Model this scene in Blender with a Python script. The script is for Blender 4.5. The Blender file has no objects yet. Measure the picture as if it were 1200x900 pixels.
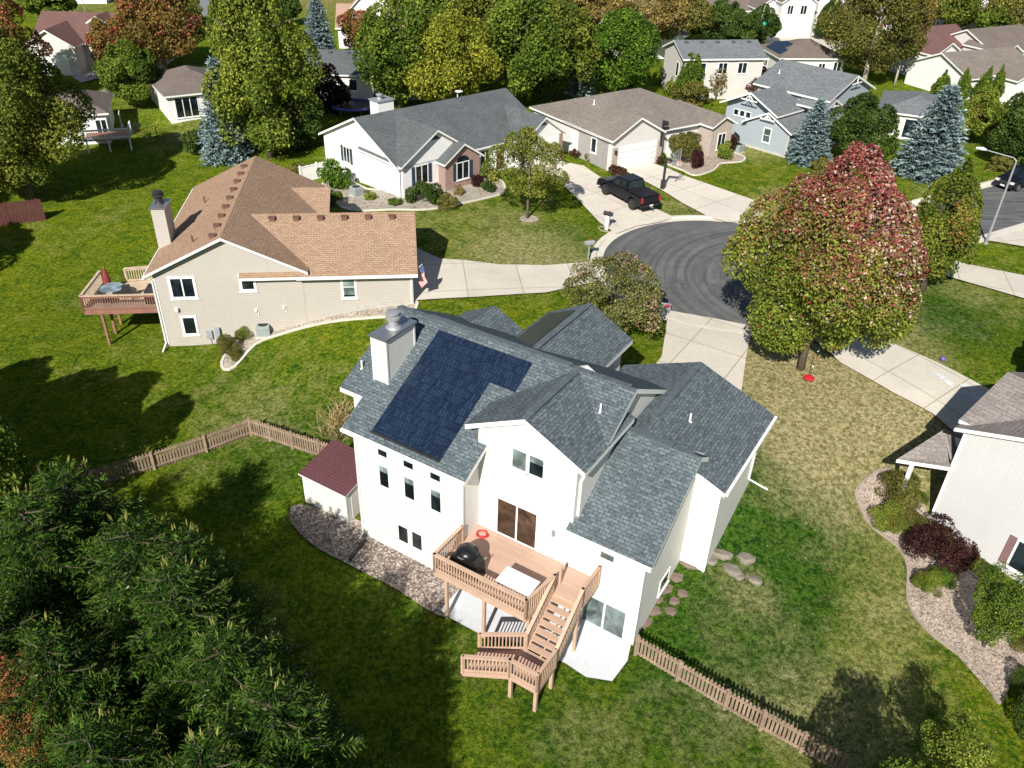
import bpy, bmesh, math, random
import numpy as np
from mathutils import Vector, Matrix
C = bpy.context.scene
COL = C.collection
R = math.radians
rnd = random.Random(7)

# ------------------------------------------------------------------ camera
CF, CT, CR, CH = 968.79, R(33.3), R(-2.11), 27.42
def ray(u, v):
    X = (u-600)/CF; Y = (450-v)/CF
    c, s = math.cos(-CR), math.sin(-CR)
    X, Y = c*X-s*Y, s*X+c*Y
    return X, math.cos(CT)+Y*math.sin(CT), -math.sin(CT)+Y*math.cos(CT)
def gp(u, v, z):
    d = ray(u, v); t = (z-CH)/d[2]
    return d[0]*t, d[1]*t
def pr(x, y, z):
    z = z-CH
    fw = y*math.cos(CT)-z*math.sin(CT); up = y*math.sin(CT)+z*math.cos(CT)
    X, Y = x/fw, up/fw
    c, s = math.cos(CR), math.sin(CR)
    X, Y = c*X-s*Y, s*X+c*Y
    return 600+CF*X, 450-CF*Y, fw
def height_at(x, y, v):
    lo, hi = -2.0, 26.0
    for _ in range(40):
        m = (lo+hi)/2
        if pr(x, y, m)[1] > v: lo = m
        else: hi = m
    return (lo+hi)/2

# ------------------------------------------------------------------ terrain height (smooth interpolation of spot heights)
MYAW, MX, MY = R(-31.07), -6.69, 28.34       # the main house frame
TYAW, TX, TY = R(7.98), -21.64, 44.26        # the tan house frame
def fr(yaw, x, y, a, b):
    c, s = math.cos(yaw), math.sin(yaw)
    return x+c*a-s*b, y+s*a+c*b
def mh(a, b): return fr(MYAW, MX, MY, a, b)
def th(a, b): return fr(TYAW, TX, TY, a, b)
SP = []
def spot(xy, z): SP.append((xy[0], xy[1], z))
for a, b, z in [(0,0,0),(5.6,0,0),(9,-1,0),(13.3,1.2,0),(13.3,7,.95),(14.4,6,1.1),(14.5,11.5,2.65),(7,11.5,2.7),(10.5,14,2.75),(0,10,2.4),(-2,5,1.3),(-2,2,.55),(-4,0,.15),(8,-5,-.05),(3,-4,0)]:
    spot(mh(a,b), z)
for a, b, z in [(0,0,.25),(3.9,0,.3),(7.1,0,1.2),(10.9,0,2.2),(15.4,0,2.7),(16.5,4,2.85),(-1,6,.3),(-4,2,.2),(0,14,1.4),(9,14,2.7),(3.5,-3,.3),(9,-4,1.3),(-6,10,.3)]:
    spot(th(a,b), z)
for u, v, z in [(300,600,0),(150,560,0),(600,880,-.1),(300,470,.25),(985,895,0),(950,640,.8),(1000,520,2.1),(900,560,2.1),(1050,600,.8),(1040,560,1.6),(900,760,.2),
                (1086,620,.4),(1180,690,0),(1150,800,-.2),(700,300,2.9),(735,265,2.9),(800,258,2.95),(880,262,3),(765,358,2.85),(860,385,2.85),(1080,320,3),(1200,275,3),(1092,472,2.6),(1155,457,2.6),(1143,222,3.05),
                (473,231,3),(562,213,3),(600,260,3),(560,300,2.9),(640,330,2.9),(717,202,3),(780,190,3),(868,170,3),(919,184,3),(350,200,2.0),(250,200,1.0),(120,230,.8),(60,330,.4),(30,420,.3),(170,160,1.4),(215,140,2),(110,165,1.4),
                (400,115,2.6),(600,110,3),(800,100,3),(1000,100,3),(1180,120,3),(100,80,2.6),(200,60,2.8),(1190,440,2.8),(1000,400,2.9)]:
    spot(gp(u,v,z), z)
for x, y in [(-200,40),(-200,200),(0,190),(120,190),(220,60),(0,420),(-250,420),(280,420),(-120,130),(70,130),(150,110),(110,70)]: spot((x,y), 3.0)
for x, y in [(-60,40),(-40,10),(-20,0),(0,0),(20,5),(40,10),(0,-60),(60,-40),(-60,-40),(-25,22)]: spot((x,y), 0.0)
spot((60,40), 2.4); spot((33,38), 2.7); spot((25,24), 0.0)
_P = np.array(SP); _X = _P[:, :2]
def _ker(d2): return np.sqrt(d2+6.0)
_D2 = ((_X[:, None]-_X[None])**2).sum(2)
_n = len(_X)
_A = np.zeros((_n+1, _n+1)); _A[:_n, :_n] = _ker(_D2)-np.eye(_n)*0.6; _A[:_n, _n] = 1; _A[_n, :_n] = 1
_W = np.linalg.solve(_A, np.append(_P[:, 2], 0))
def Hn(x, y):
    x = np.asarray(x, float); y = np.asarray(y, float)
    out = np.full(x.shape, _W[_n])
    for i in range(_n):
        out = out+_W[i]*_ker((x-_X[i, 0])**2+(y-_X[i, 1])**2)
    return out
def H(x, y):
    return float((_W[:_n]*_ker((x-_X[:, 0])**2+(y-_X[:, 1])**2)).sum()+_W[_n])
def G(u, v):
    z = 2.0
    for _ in range(14):
        x, y = gp(u, v, z); z = .5*z+.5*H(x, y)
    return Vector((x, y, H(x, y)))

# ------------------------------------------------------------------ materials
MATS = {}
def newmat(name):
    m = bpy.data.materials.new(name); m.use_nodes = True
    nt = m.node_tree; nt.nodes.clear()
    o = nt.nodes.new('ShaderNodeOutputMaterial'); p = nt.nodes.new('ShaderNodeBsdfPrincipled')
    nt.links.new(p.outputs[0], o.inputs[0])
    MATS[name] = m
    return m, nt, p
def N(nt, t, **kw):
    n = nt.nodes.new(t)
    for k, v in kw.items():
        if k in n.inputs: n.inputs[k].default_value = v
        else: setattr(n, k, v)
    return n
def c4(c): return (c[0], c[1], c[2], 1)
def mixc(nt, fac, a, b, blend='MIX'):
    n = nt.nodes.new('ShaderNodeMix'); n.data_type = 'RGBA'; n.blend_type = blend
    for sock, val in ((n.inputs[0], fac), (n.inputs[6], a), (n.inputs[7], b)):
        if isinstance(val, bpy.types.NodeSocket): nt.links.new(val, sock)
        elif isinstance(val, (int, float)): sock.default_value = val
        else: sock.default_value = c4(val)
    return n.outputs[2]
def ramp(nt, src, pts):
    n = nt.nodes.new('ShaderNodeValToRGB'); e = n.color_ramp.elements
    while len(e) < len(pts): e.new(.5)
    for i, (p, c) in enumerate(pts):
        e[i].position = p; e[i].color = c4(c) if not isinstance(c, (int, float)) else (c, c, c, 1)
    nt.links.new(src, n.inputs[0]); return n.outputs[0]
def noise(nt, vec, scale, detail=4, rough=.6, dist=0):
    n = N(nt, 'ShaderNodeTexNoise', Scale=scale, Detail=detail, Roughness=rough, Distortion=dist)
    if vec is not None: nt.links.new(vec, n.inputs['Vector'])
    return n.outputs[0]
def objco(nt): return nt.nodes.new('ShaderNodeTexCoord').outputs['Object']
def geoco(nt): return nt.nodes.new('ShaderNodeNewGeometry').outputs['Position']
def bump(nt, p, h, strength=.4, dist=.02):
    b = N(nt, 'ShaderNodeBump', Strength=strength, Distance=dist)
    nt.links.new(h, b.inputs['Height']); nt.links.new(b.outputs[0], p.inputs['Normal'])
def mapping(nt, vec, scale=(1,1,1), rot=(0,0,0), loc=(0,0,0)):
    m = nt.nodes.new('ShaderNodeMapping'); nt.links.new(vec, m.inputs[0])
    m.inputs['Scale'].default_value = scale; m.inputs['Rotation'].default_value = rot; m.inputs['Location'].default_value = loc
    return m.outputs[0]
def M(name, col, rough=.6, var=.15, scale=3., b=0., metal=0., spec=.4):
    if name in MATS: return MATS[name]
    m, nt, p = newmat(name)
    co = objco(nt)
    n1 = noise(nt, co, scale, 5, .65)
    lo = [x*(1-var) for x in col]; hi = [min(.9, x*(1+var)) for x in col]
    nt.links.new(ramp(nt, n1, [(.3, lo), (.7, hi)]), p.inputs['Base Color'])
    p.inputs['Roughness'].default_value = rough; p.inputs['Metallic'].default_value = metal
    p.inputs['Specular IOR Level'].default_value = spec
    if b: bump(nt, p, noise(nt, co, scale*8, 4), b, .01)
    return m
def siding(name, col, pitch=.12):
    m, nt, p = newmat(name)
    co = objco(nt); sx = nt.nodes.new('ShaderNodeSeparateXYZ'); nt.links.new(co, sx.inputs[0])
    d = N(nt, 'ShaderNodeMath', operation='DIVIDE'); nt.links.new(sx.outputs[2], d.inputs[0]); d.inputs[1].default_value = pitch
    f = N(nt, 'ShaderNodeMath', operation='FRACT'); nt.links.new(d.outputs[0], f.inputs[0])
    n1 = noise(nt, co, .5, 5, .6); n2 = noise(nt, mapping(nt, co, (6, 6, .8)), 1.0, 3)
    base = ramp(nt, n1, [(.3, [x*.93 for x in col]), (.7, col)])
    base = mixc(nt, .12, base, ramp(nt, n2, [(.35, [x*.7 for x in col]), (.65, col)]))
    gap = ramp(nt, f.outputs[0], [(0, .0), (.06, .0), (.12, 1.), (1, 1.)])
    base = mixc(nt, gap, [x*.6 for x in col], base)  # shadow under each lap painted as a darker line
    nt.links.new(base, p.inputs['Base Color']); p.inputs['Roughness'].default_value = .55
    p.inputs['Specular IOR Level'].default_value = .3
    inv = N(nt, 'ShaderNodeMath', operation='SUBTRACT'); inv.inputs[0].default_value = 1; nt.links.new(f.outputs[0], inv.inputs[1])
    bump(nt, p, inv.outputs[0], .5, .02)
    return m
def shingle(name, ca, cb, cm, bw=.34, rh=.17, weather=.25, mort=.02, rough=.85, grain=.35):
    m, nt, p = newmat(name)
    uv = nt.nodes.new('ShaderNodeTexCoord').outputs['UV']
    jit = noise(nt, uv, 2.5, 2)
    add = N(nt, 'ShaderNodeVectorMath', operation='MULTIPLY_ADD')
    nt.links.new(uv, add.inputs[0]); add.inputs[1].default_value = (1, 1, 1); 
    sc = N(nt, 'ShaderNodeVectorMath', operation='SCALE'); nt.links.new(jit, sc.inputs[0]); sc.inputs['Scale'].default_value = .03
    nt.links.new(sc.outputs[0], add.inputs[2])
    br = N(nt, 'ShaderNodeTexBrick', Scale=1.0); br.offset = .5
    br.inputs['Color1'].default_value = c4(ca); br.inputs['Color2'].default_value = c4(cb); br.inputs['Mortar'].default_value = c4(cm)
    br.inputs['Brick Width'].default_value = bw; br.inputs['Row Height'].default_value = rh; br.inputs['Mortar Size'].default_value = mort
    br.inputs['Mortar Smooth'].default_value = .3; br.inputs['Bias'].default_value = 0
    nt.links.new(add.outputs[0], br.inputs['Vector'])
    n1 = noise(nt, uv, .35, 5, .6); n2 = noise(nt, uv, 9, 3, .6)
    w = ramp(nt, n1, [(.3, 1-weather), (.7, 1.0+weather*.3)])
    c = mixc(nt, 1.0, br.outputs['Color'], w, 'MULTIPLY')
    c = mixc(nt, grain, c, ramp(nt, n2, [(.3, [x*.5 for x in ca]), (.7, [min(1, x*1.5) for x in cb])]))
    nt.links.new(c, p.inputs['Base Color']); p.inputs['Roughness'].default_value = rough
    p.inputs['Specular IOR Level'].default_value = .12
    bump(nt, p, br.outputs['Fac'], -.35, .015)
    return m
def leafmat(name, trans=.25):
    m = bpy.data.materials.new(name); m.use_nodes = True; nt = m.node_tree; nt.nodes.clear(); MATS[name] = m
    o = nt.nodes.new('ShaderNodeOutputMaterial'); a = nt.nodes.new('ShaderNodeAttribute'); a.attribute_name = 'Col'
    p = nt.nodes.new('ShaderNodeBsdfPrincipled'); p.inputs['Roughness'].default_value = .6; p.inputs['Specular IOR Level'].default_value = .09
    t = nt.nodes.new('ShaderNodeBsdfTranslucent'); mx = nt.nodes.new('ShaderNodeMixShader'); mx.inputs[0].default_value = trans
    nt.links.new(a.outputs[0], p.inputs['Base Color']); nt.links.new(a.outputs[0], t.inputs[0])
    nt.links.new(p.outputs[0], mx.inputs[1]); nt.links.new(t.outputs[0], mx.inputs[2]); nt.links.new(mx.outputs[0], o.inputs[0])
    return m
leafmat('leaf', .28); leafmat('needle', .08)
M('bark', (.11,.085,.06), .9, .35, 6, .6); M('pale_bark', (.42,.38,.32), .9, .3, 5, .4)
M('trim', (.80,.80,.78), .45, .04, 2); M('steel', (.45,.46,.47), .35, .1, 4, 0, .8); M('dark_metal', (.03,.03,.032), .5, .2, 5); M('grey_metal', (.33,.34,.35), .5, .12, 4, 0, .3)
M('black_paint', (.010,.011,.013), .3, .15, 3, 0, 0, .4); M('slate_cap', (.085,.108,.122), .85, .25, 4); M('tyre', (.02,.02,.021), .85, .2, 8); M('red_plastic', (.55,.02,.03), .4, .1, 4)
def glass(name, col, rough=.04, spec=.6):
    m, nt, p = newmat(name); co = objco(nt)
    nt.links.new(ramp(nt, noise(nt, co, 1.1, 2, .5, .6), [(.40, [x*.5 for x in col]), (.52, col), (.64, [x*1.7 for x in col])]), p.inputs['Base Color'])  # lighter and darker patches imitate reflections in the pane colour
    p.inputs['Roughness'].default_value = rough; p.inputs['Specular IOR Level'].default_value = spec
    return m
glass('pane', (.012,.018,.022)); glass('blind', (.16,.21,.20), .25, .4); glass('pale_pane', (.10,.13,.13), .08); glass('brown_pane', (.06,.035,.022), .05)
# houses
siding('white_siding', (.71,.70,.655), .17); siding('tan_siding', (.47,.435,.39), .11); siding('snow_siding', (.80,.80,.79)); siding('grey_siding', (.66,.64,.61)); siding('blue_siding', (.35,.40,.435), .13)
siding('cream_siding', (.62,.60,.56)); siding('pale_siding', (.72,.71,.69), .11); siding('soft_white_siding', (.58,.58,.575), .13)
M('plain_white', (.66,.65,.61), .5, .05, 2)
shingle('slate_roof', (.050,.066,.076), (.155,.19,.207), (.032,.040,.046), .27, .15, .18)
shingle('tan_roof', (.29,.185,.12), (.42,.29,.20), (.15,.095,.065), .34, .16, .15)
shingle('grey_roof', (.085,.095,.10), (.145,.16,.165), (.055,.06,.065), .33, .15, .35)
shingle('brown_grey_roof', (.17,.145,.125), (.27,.235,.205), (.11,.09,.08), .33, .15, .25)
shingle('mid_grey_roof', (.115,.125,.135), (.22,.235,.245), (.08,.085,.09), .4, .15, .2)
shingle('maroon_roof', (.14,.075,.065), (.19,.11,.10), (.09,.05,.045), .33, .15, .2)
shingle('brown_roof', (.15,.12,.105), (.21,.175,.155), (.10,.08,.07), .33, .15, .25)
shingle('peach_roof', (.36,.23,.17), (.45,.31,.24), (.25,.16,.12), .33, .15, .2)
shingle('near_grey_roof', (.185,.16,.15), (.30,.265,.245), (.13,.11,.105), .55, .22, .15, .02)
shingle('metal_maroon', (.115,.05,.055), (.125,.055,.06), (.05,.02,.025), 9, .16, .15, .015, .5)
shingle('brick', (.26,.155,.125), (.36,.23,.19), (.40,.36,.33), .22, .08, .15, .012)
shingle('tan_brick', (.38,.31,.26), (.47,.40,.345), (.45,.40,.36), .24, .09, .15, .012)
m = shingle('solar', (.005,.010,.024), (.020,.036,.070), (.003,.005,.012), .15, .38, .05, .02, .22)
m.node_tree.nodes['Principled BSDF'].inputs['Specular IOR Level'].default_value = .5
m = shingle('dark_solar', (.035,.045,.04), (.045,.055,.048), (.03,.038,.034), .19, .34, .1, .02, .3)
m = shingle('decking', (.50,.335,.255), (.55,.375,.29), (.38,.25,.185), 6.2, .14, .08, .008, .6, .08)
M('deck_wood', (.50,.345,.25), .6, .12, 2, .2); M('red_wood', (.27,.13,.095), .65, .2, 2, .2); M('pale_wood', (.50,.40,.29), .7, .2, 3, .2); M('shaded_red_wood', (.09,.03,.026), .8, .2, 2); M('old_wood', (.27,.195,.14), .85, .35, 2, .4)  # darker copy of the red wood carries the board fence's deep shade
M('pumpkin', (.45,.16,.06), .7)

# ------------------------------------------------------------------ mesh builder
class MB:
    def __init__(s): s.v = []; s.f = []; s.m = []; s.uv = []
    def face(s, pts, mi=0, uv=None):
        i = len(s.v); s.v += [tuple(p) for p in pts]; s.f.append(list(range(i, i+len(pts)))); s.m.append(mi); s.uv.append(uv)
    def obox(s, o, x, y, z, mi=0):
        o, x, y, z = Vector(o), Vector(x), Vector(y), Vector(z); i = len(s.v)
        s.v += [tuple(o), tuple(o+x), tuple(o+x+y), tuple(o+y), tuple(o+z), tuple(o+x+z), tuple(o+x+y+z), tuple(o+y+z)]
        for q in ((3,2,1,0),(4,5,6,7),(0,1,5,4),(1,2,6,5),(2,3,7,6),(3,0,4,7)): s.f.append([i+k for k in q]); s.m.append(mi); s.uv.append(None)
        return s
    def box(s, x0, x1, y0, y1, z0, z1, mi=0): return s.obox((x0,y0,z0), (x1-x0,0,0), (0,y1-y0,0), (0,0,z1-z0), mi)
    def bar(s, p, q, w, h, mi=0, up=(0,0,1)):
        p, q = Vector(p), Vector(q); d = (q-p); up = Vector(up)
        sd = d.cross(up)
        if sd.length < 1e-5: sd = Vector((1,0,0))
        sd.normalize(); u = sd.cross(d).normalized()
        return s.obox(p-sd*w/2-u*h/2, d, sd*w, u*h, mi)
    def prism(s, pts, vec, mi=0):
        vec = Vector(vec); n = len(pts); i = len(s.v)
        s.v += [tuple(Vector(p)) for p in pts]+[tuple(Vector(p)+vec) for p in pts]
        s.f.append([i+k for k in range(n)][::-1]); s.m.append(mi); s.uv.append(None)
        s.f.append([i+n+k for k in range(n)]); s.m.append(mi); s.uv.append(None)
        for k in range(n):
            j = (k+1) % n; s.f.append([i+k, i+j, i+n+j, i+n+k]); s.m.append(mi); s.uv.append(None)
        return s
    def tube(s, pts, rad, n=8, mi=0, cap=True):
        pts = [Vector(p) for p in pts]; rad = rad if isinstance(rad, (list, tuple)) else [rad]*len(pts)
        i0 = len(s.v)
        for k, p in enumerate(pts):
            d = (pts[min(k+1, len(pts)-1)]-pts[max(k-1, 0)]).normalized()
            a = d.orthogonal().normalized() if k == 0 else (a-d*a.dot(d)).normalized()
            b = d.cross(a)
            for j in range(n):
                t = 2*math.pi*j/n; s.v.append(tuple(p+(a*math.cos(t)+b*math.sin(t))*rad[k]))
        for k in range(len(pts)-1):
            for j in range(n):
                q = i0+k*n; s.f.append([q+j, q+(j+1) % n, q+n+(j+1) % n, q+n+j]); s.m.append(mi); s.uv.append(None)
        if cap:
            s.f.append([i0+j for j in range(n)][::-1]); s.m.append(mi); s.uv.append(None)
            q = i0+(len(pts)-1)*n; s.f.append([q+j for j in range(n)]); s.m.append(mi); s.uv.append(None)
        return s
    def lathe(s, c, prof, n=14, mi=0):
        return s.tube([(c[0], c[1], c[2]+z) for r, z in prof], [max(r, .002) for r, z in prof], n, mi)
    def build(s, name, mats, parent=None, smooth=False, recalc=True):
        me = bpy.data.meshes.new(name); me.from_pydata(s.v, [], s.f)
        mats = mats if isinstance(mats, (list, tuple)) else [mats]
        for m in mats: me.materials.append(MATS[m] if isinstance(m, str) else m)
        me.polygons.foreach_set('material_index', s.m)
        if any(u is not None for u in s.uv):
            l = me.uv_layers.new(name='UVMap')
            for p, u in zip(me.polygons, s.uv):
                if u is not None:
                    for li, w in zip(p.loop_indices, u): l.data[li].uv = w
        if recalc:
            bm = bmesh.new(); bm.from_mesh(me); bmesh.ops.recalc_face_normals(bm, faces=bm.faces); bm.to_mesh(me); bm.free()
        if smooth: me.polygons.foreach_set('use_smooth', [True]*len(me.polygons))
        me.update()
        o = bpy.data.objects.new(name, me); COL.objects.link(o)
        if parent is not None: o.parent = parent
        return o
def tag(o, label=None, cat=None, group=None, kind=None):
    for k, v in (('label', label), ('category', cat), ('group', group), ('kind', kind)):
        if v: o[k] = v
    return o
def thing(name, label, cat, loc, rz=0, group=None):
    o = bpy.data.objects.new(name, None); COL.objects.link(o); o.empty_display_size = .3
    o.location = loc; o.rotation_euler = (0, 0, rz)
    return tag(o, label, cat, group)
def plane_uv(pts):
    P = [Vector(p) for p in pts]; n = Vector((0, 0, 0))
    for i in range(len(P)):
        a, b = P[i], P[(i+1) % len(P)]; n += a.cross(b)
    n.normalize()
    if n.z < 0: n = -n
    u = Vector((0,0,1)).cross(n)
    u = Vector((1,0,0)) if u.length < 1e-4 else u.normalized()
    v = n.cross(u)
    return [(p.dot(u), p.dot(v)) for p in P]
def roofs(parent, planes, mat, trim='trim', t=.17):
    top = MB(); fa = MB()
    for pts in planes:
        top.face(pts, 0, plane_uv(pts))
        lo = [(p[0], p[1], p[2]-t) for p in pts]; up = [(p[0], p[1], p[2]-.004) for p in pts]
        for i in range(len(pts)):
            j = (i+1) % len(pts); fa.face([lo[i], lo[j], up[j], up[i]])
        fa.face(lo[::-1])
    r = top.build('roof', mat, parent, recalc=False)
    for p in r.data.polygons:
        if p.normal.z < 0: p.flip()
    fa.build('fascia', trim, r, recalc=False)
    return r
def gable(axis, s0, s1, m, zr, hw, sl, hw2=None):
    """two planes; ridge along axis ('a'/'b') from s0 to s1 at cross coordinate m"""
    hw2 = hw if hw2 is None else hw2
    f = (lambda s, c, z: (s, c, z)) if axis == 'a' else (lambda s, c, z: (c, s, z))
    return [[f(s0, m, zr), f(s1, m, zr), f(s1, m-hw, zr-hw*sl), f(s0, m-hw, zr-hw*sl)], [f(s0, m, zr), f(s1, m, zr), f(s1, m+hw2, zr-hw2*sl), f(s0, m+hw2, zr-hw2*sl)]]
def hip(a0, a1, b0, b1, ze, sl):
    w, d = a1-a0, b1-b0; k = min(w, d)/2; zr = ze+k*sl
    if w >= d: p, q = (a0+k, (b0+b1)/2, zr), (a1-k, (b0+b1)/2, zr)
    else: p, q = ((a0+a1)/2, b0+k, zr), ((a0+a1)/2, b1-k, zr)
    A, B, Cc, D = (a0,b0,ze), (a1,b0,ze), (a1,b1,ze), (a0,b1,ze)
    if w >= d: return [[A,B,q,p],[B,Cc,q],[Cc,D,p,q],[D,A,p]]
    return [[A,B,p],[B,Cc,q,p],[Cc,D,q],[D,A,p,q]]
def gwall(mb, axis, s0, s1, m, zr, hw, sl, zb, hw2=None, mi=0):
    hw2 = hw if hw2 is None else hw2; e = .20
    f = (lambda c, z: (s0, c, z)) if axis == 'a' else (lambda c, z: (c, s0, z))
    mb.prism([f(m-hw, zb), f(m+hw2, zb), f(m+hw2, zr-hw2*sl-e), f(m, zr-e), f(m-hw, zr-hw*sl-e)], (s1-s0, 0, 0) if axis == 'a' else (0, s1-s0, 0), mi)
def window(parent, o, u, n, w, z0, z1, mull=0, blind=0, fw=.09, name='window', pane='pane', trim='trim', label=None, rails=0):
    """o: wall point (a,b); u: unit vector along the wall; n: outward unit normal"""
    o = Vector((o[0], o[1], 0)); u = Vector((u[0], u[1], 0)); n = Vector((n[0], n[1], 0)); Z = Vector((0, 0, 1)); h = z1-z0
    B = MB(); d = n*.06; b0 = o-n*.02
    B.obox(b0-u*fw+Z*(z0-fw), u*(w+2*fw), d, Z*fw); B.obox(b0-u*fw+Z*z1, u*(w+2*fw), d, Z*fw)
    B.obox(b0-u*fw+Z*z0, u*fw, d, Z*h); B.obox(b0+u*w+Z*z0, u*fw, d, Z*h)
    for k in range(mull): B.obox(b0+u*(w*(k+1)/(mull+1)-.04)+Z*z0, u*.08, d, Z*h)
    for k in range(rails): B.obox(b0+Z*(z0+h*(k+1)/(rails+1)-.025), u*w, d*.95, Z*.05)
    if name == 'window': B.obox(b0-u*(fw+.05)+Z*(z0-fw-.05), u*(w+2*fw+.1), n*.10, Z*.05)
    f = B.build(name, trim, parent)
    if label: f['label'] = label
    Pn = MB(); Pn.obox(o-n*.02+Z*z0, u*w, n*.045, Z*h); Pn.build('pane', pane, f)
    if blind:
        Q = MB(); Q.obox(o-n*.02+Z*(z1-h*blind), u*w, n*.05, Z*h*blind); Q.build('blind', 'blind', f)
    return f
# ------------------------------------------------------------------ ground
def axis(lo, hi, step, far_lo, far_hi):
    a = list(np.arange(lo, hi+.01, step)); d = step; x = hi
    while x < far_hi: d *= 1.35; x += d; a.append(x)
    d = step; x = lo
    while x > far_lo: d *= 1.35; x -= d; a.insert(0, x)
    return np.array(a)
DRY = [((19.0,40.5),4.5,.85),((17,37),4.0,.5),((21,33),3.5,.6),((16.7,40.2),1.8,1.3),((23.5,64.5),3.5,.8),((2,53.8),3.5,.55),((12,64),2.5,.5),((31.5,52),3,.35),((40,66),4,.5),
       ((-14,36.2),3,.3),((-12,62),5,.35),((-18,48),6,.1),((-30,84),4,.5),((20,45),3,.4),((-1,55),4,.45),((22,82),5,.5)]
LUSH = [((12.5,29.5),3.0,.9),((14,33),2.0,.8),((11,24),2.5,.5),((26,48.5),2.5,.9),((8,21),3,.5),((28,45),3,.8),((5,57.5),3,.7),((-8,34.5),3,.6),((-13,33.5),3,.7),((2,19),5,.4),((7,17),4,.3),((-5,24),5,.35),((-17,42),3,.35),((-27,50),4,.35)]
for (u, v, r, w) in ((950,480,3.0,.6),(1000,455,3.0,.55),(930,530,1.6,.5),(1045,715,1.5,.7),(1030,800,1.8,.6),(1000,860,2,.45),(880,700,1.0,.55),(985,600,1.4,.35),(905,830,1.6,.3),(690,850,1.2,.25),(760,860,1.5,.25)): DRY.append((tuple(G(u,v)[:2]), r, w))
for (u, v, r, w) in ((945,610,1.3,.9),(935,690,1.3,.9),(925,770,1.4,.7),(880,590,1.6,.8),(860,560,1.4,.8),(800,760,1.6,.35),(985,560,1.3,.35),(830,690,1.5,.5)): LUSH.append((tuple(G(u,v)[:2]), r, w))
def lawn():
    xs = axis(-46, 62, 1.0, -420, 460); ys = axis(4, 120, 1.0, -160, 900)
    X, Y = np.meshgrid(xs, ys); Z = Hn(X, Y)
    far = np.clip((np.hypot(X, Y-80)-260)/200, 0, 1); Z = Z*(1-far)+3*far
    nx, ny = len(xs), len(ys)
    v = np.stack([X.ravel(), Y.ravel(), Z.ravel()], 1)
    i = np.arange(nx*ny).reshape(ny, nx)
    f = np.stack([i[:-1,:-1].ravel(), i[:-1,1:].ravel(), i[1:,1:].ravel(), i[1:,:-1].ravel()], 1)
    me = bpy.data.meshes.new('lawn'); me.from_pydata(v.tolist(), [], f.tolist())
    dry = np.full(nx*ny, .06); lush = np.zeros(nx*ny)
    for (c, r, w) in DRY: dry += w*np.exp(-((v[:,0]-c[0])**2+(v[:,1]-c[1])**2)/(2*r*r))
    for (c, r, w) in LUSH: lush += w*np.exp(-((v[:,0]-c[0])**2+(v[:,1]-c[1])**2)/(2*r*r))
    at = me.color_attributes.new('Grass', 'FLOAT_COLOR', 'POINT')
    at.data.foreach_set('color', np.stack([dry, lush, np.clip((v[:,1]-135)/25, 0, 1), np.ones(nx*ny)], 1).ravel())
    m, nt, p = newmat('grass')
    co = geoco(nt); a = nt.nodes.new('ShaderNodeAttribute'); a.attribute_name = 'Grass'
    s = nt.nodes.new('ShaderNodeSeparateColor'); nt.links.new(a.outputs[0], s.inputs[0])
    n0 = noise(nt, co, .16, 5, .65); n1 = noise(nt, co, .9, 5, .7, .6); n2 = noise(nt, co, 4.5, 4, .75, .5); n3 = noise(nt, mapping(nt, co, (1,1.6,1), (0,0,.6)), 17, 4, .8, .3)
    g = ramp(nt, n2, [(.40, (.028,.075,.005)), (.49, (.115,.19,.010)), (.60, (.37,.385,.026))])
    g = mixc(nt, .5, g, ramp(nt, n1, [(.40, (.036,.11,.010)), (.60, (.235,.27,.016))]))
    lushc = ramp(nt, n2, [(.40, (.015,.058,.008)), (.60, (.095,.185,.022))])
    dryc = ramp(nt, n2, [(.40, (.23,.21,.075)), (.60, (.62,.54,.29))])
    def madd(x, mul, add):
        q = N(nt, 'ShaderNodeMath', operation='MULTIPLY_ADD', use_clamp=True); nt.links.new(x, q.inputs[0]); q.inputs[1].default_value = mul
        if isinstance(add, bpy.types.NodeSocket): nt.links.new(add, q.inputs[2])
        else: q.inputs[2].default_value = add
        return q.outputs[0]
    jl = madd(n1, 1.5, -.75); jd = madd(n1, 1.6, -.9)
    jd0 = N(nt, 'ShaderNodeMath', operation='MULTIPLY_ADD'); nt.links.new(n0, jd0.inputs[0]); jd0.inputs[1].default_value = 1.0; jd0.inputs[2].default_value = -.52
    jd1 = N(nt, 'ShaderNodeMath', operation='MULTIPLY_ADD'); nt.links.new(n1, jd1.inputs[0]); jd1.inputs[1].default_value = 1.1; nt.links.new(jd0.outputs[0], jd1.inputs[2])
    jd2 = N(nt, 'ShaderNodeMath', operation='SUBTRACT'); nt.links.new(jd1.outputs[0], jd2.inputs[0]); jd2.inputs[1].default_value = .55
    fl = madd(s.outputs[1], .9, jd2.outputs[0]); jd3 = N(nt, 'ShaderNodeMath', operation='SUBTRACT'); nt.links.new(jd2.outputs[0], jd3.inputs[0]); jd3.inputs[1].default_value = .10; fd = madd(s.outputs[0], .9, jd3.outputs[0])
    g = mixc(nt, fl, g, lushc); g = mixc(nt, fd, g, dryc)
    field = ramp(nt, n1, [(.3, (.20,.19,.06)), (.7, (.36,.30,.13))])
    g = mixc(nt, s.outputs[2], g, field)
    g = mixc(nt, .85, g, ramp(nt, n3, [(.40, .45), (.5, 1.0), (.60, 1.6)]), 'MULTIPLY')
    nt.links.new(g, p.inputs['Base Color']); p.inputs['Roughness'].default_value = 1.0; p.inputs['Specular IOR Level'].default_value = .02
    hs = N(nt, 'ShaderNodeMath', operation='ADD'); nt.links.new(n2, hs.inputs[0]); nt.links.new(n3, hs.inputs[1])
    bump(nt, p, hs.outputs[0], 1.0, .12)
    me.materials.append(m); me.polygons.foreach_set('use_smooth', [True]*len(me.polygons))
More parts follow.
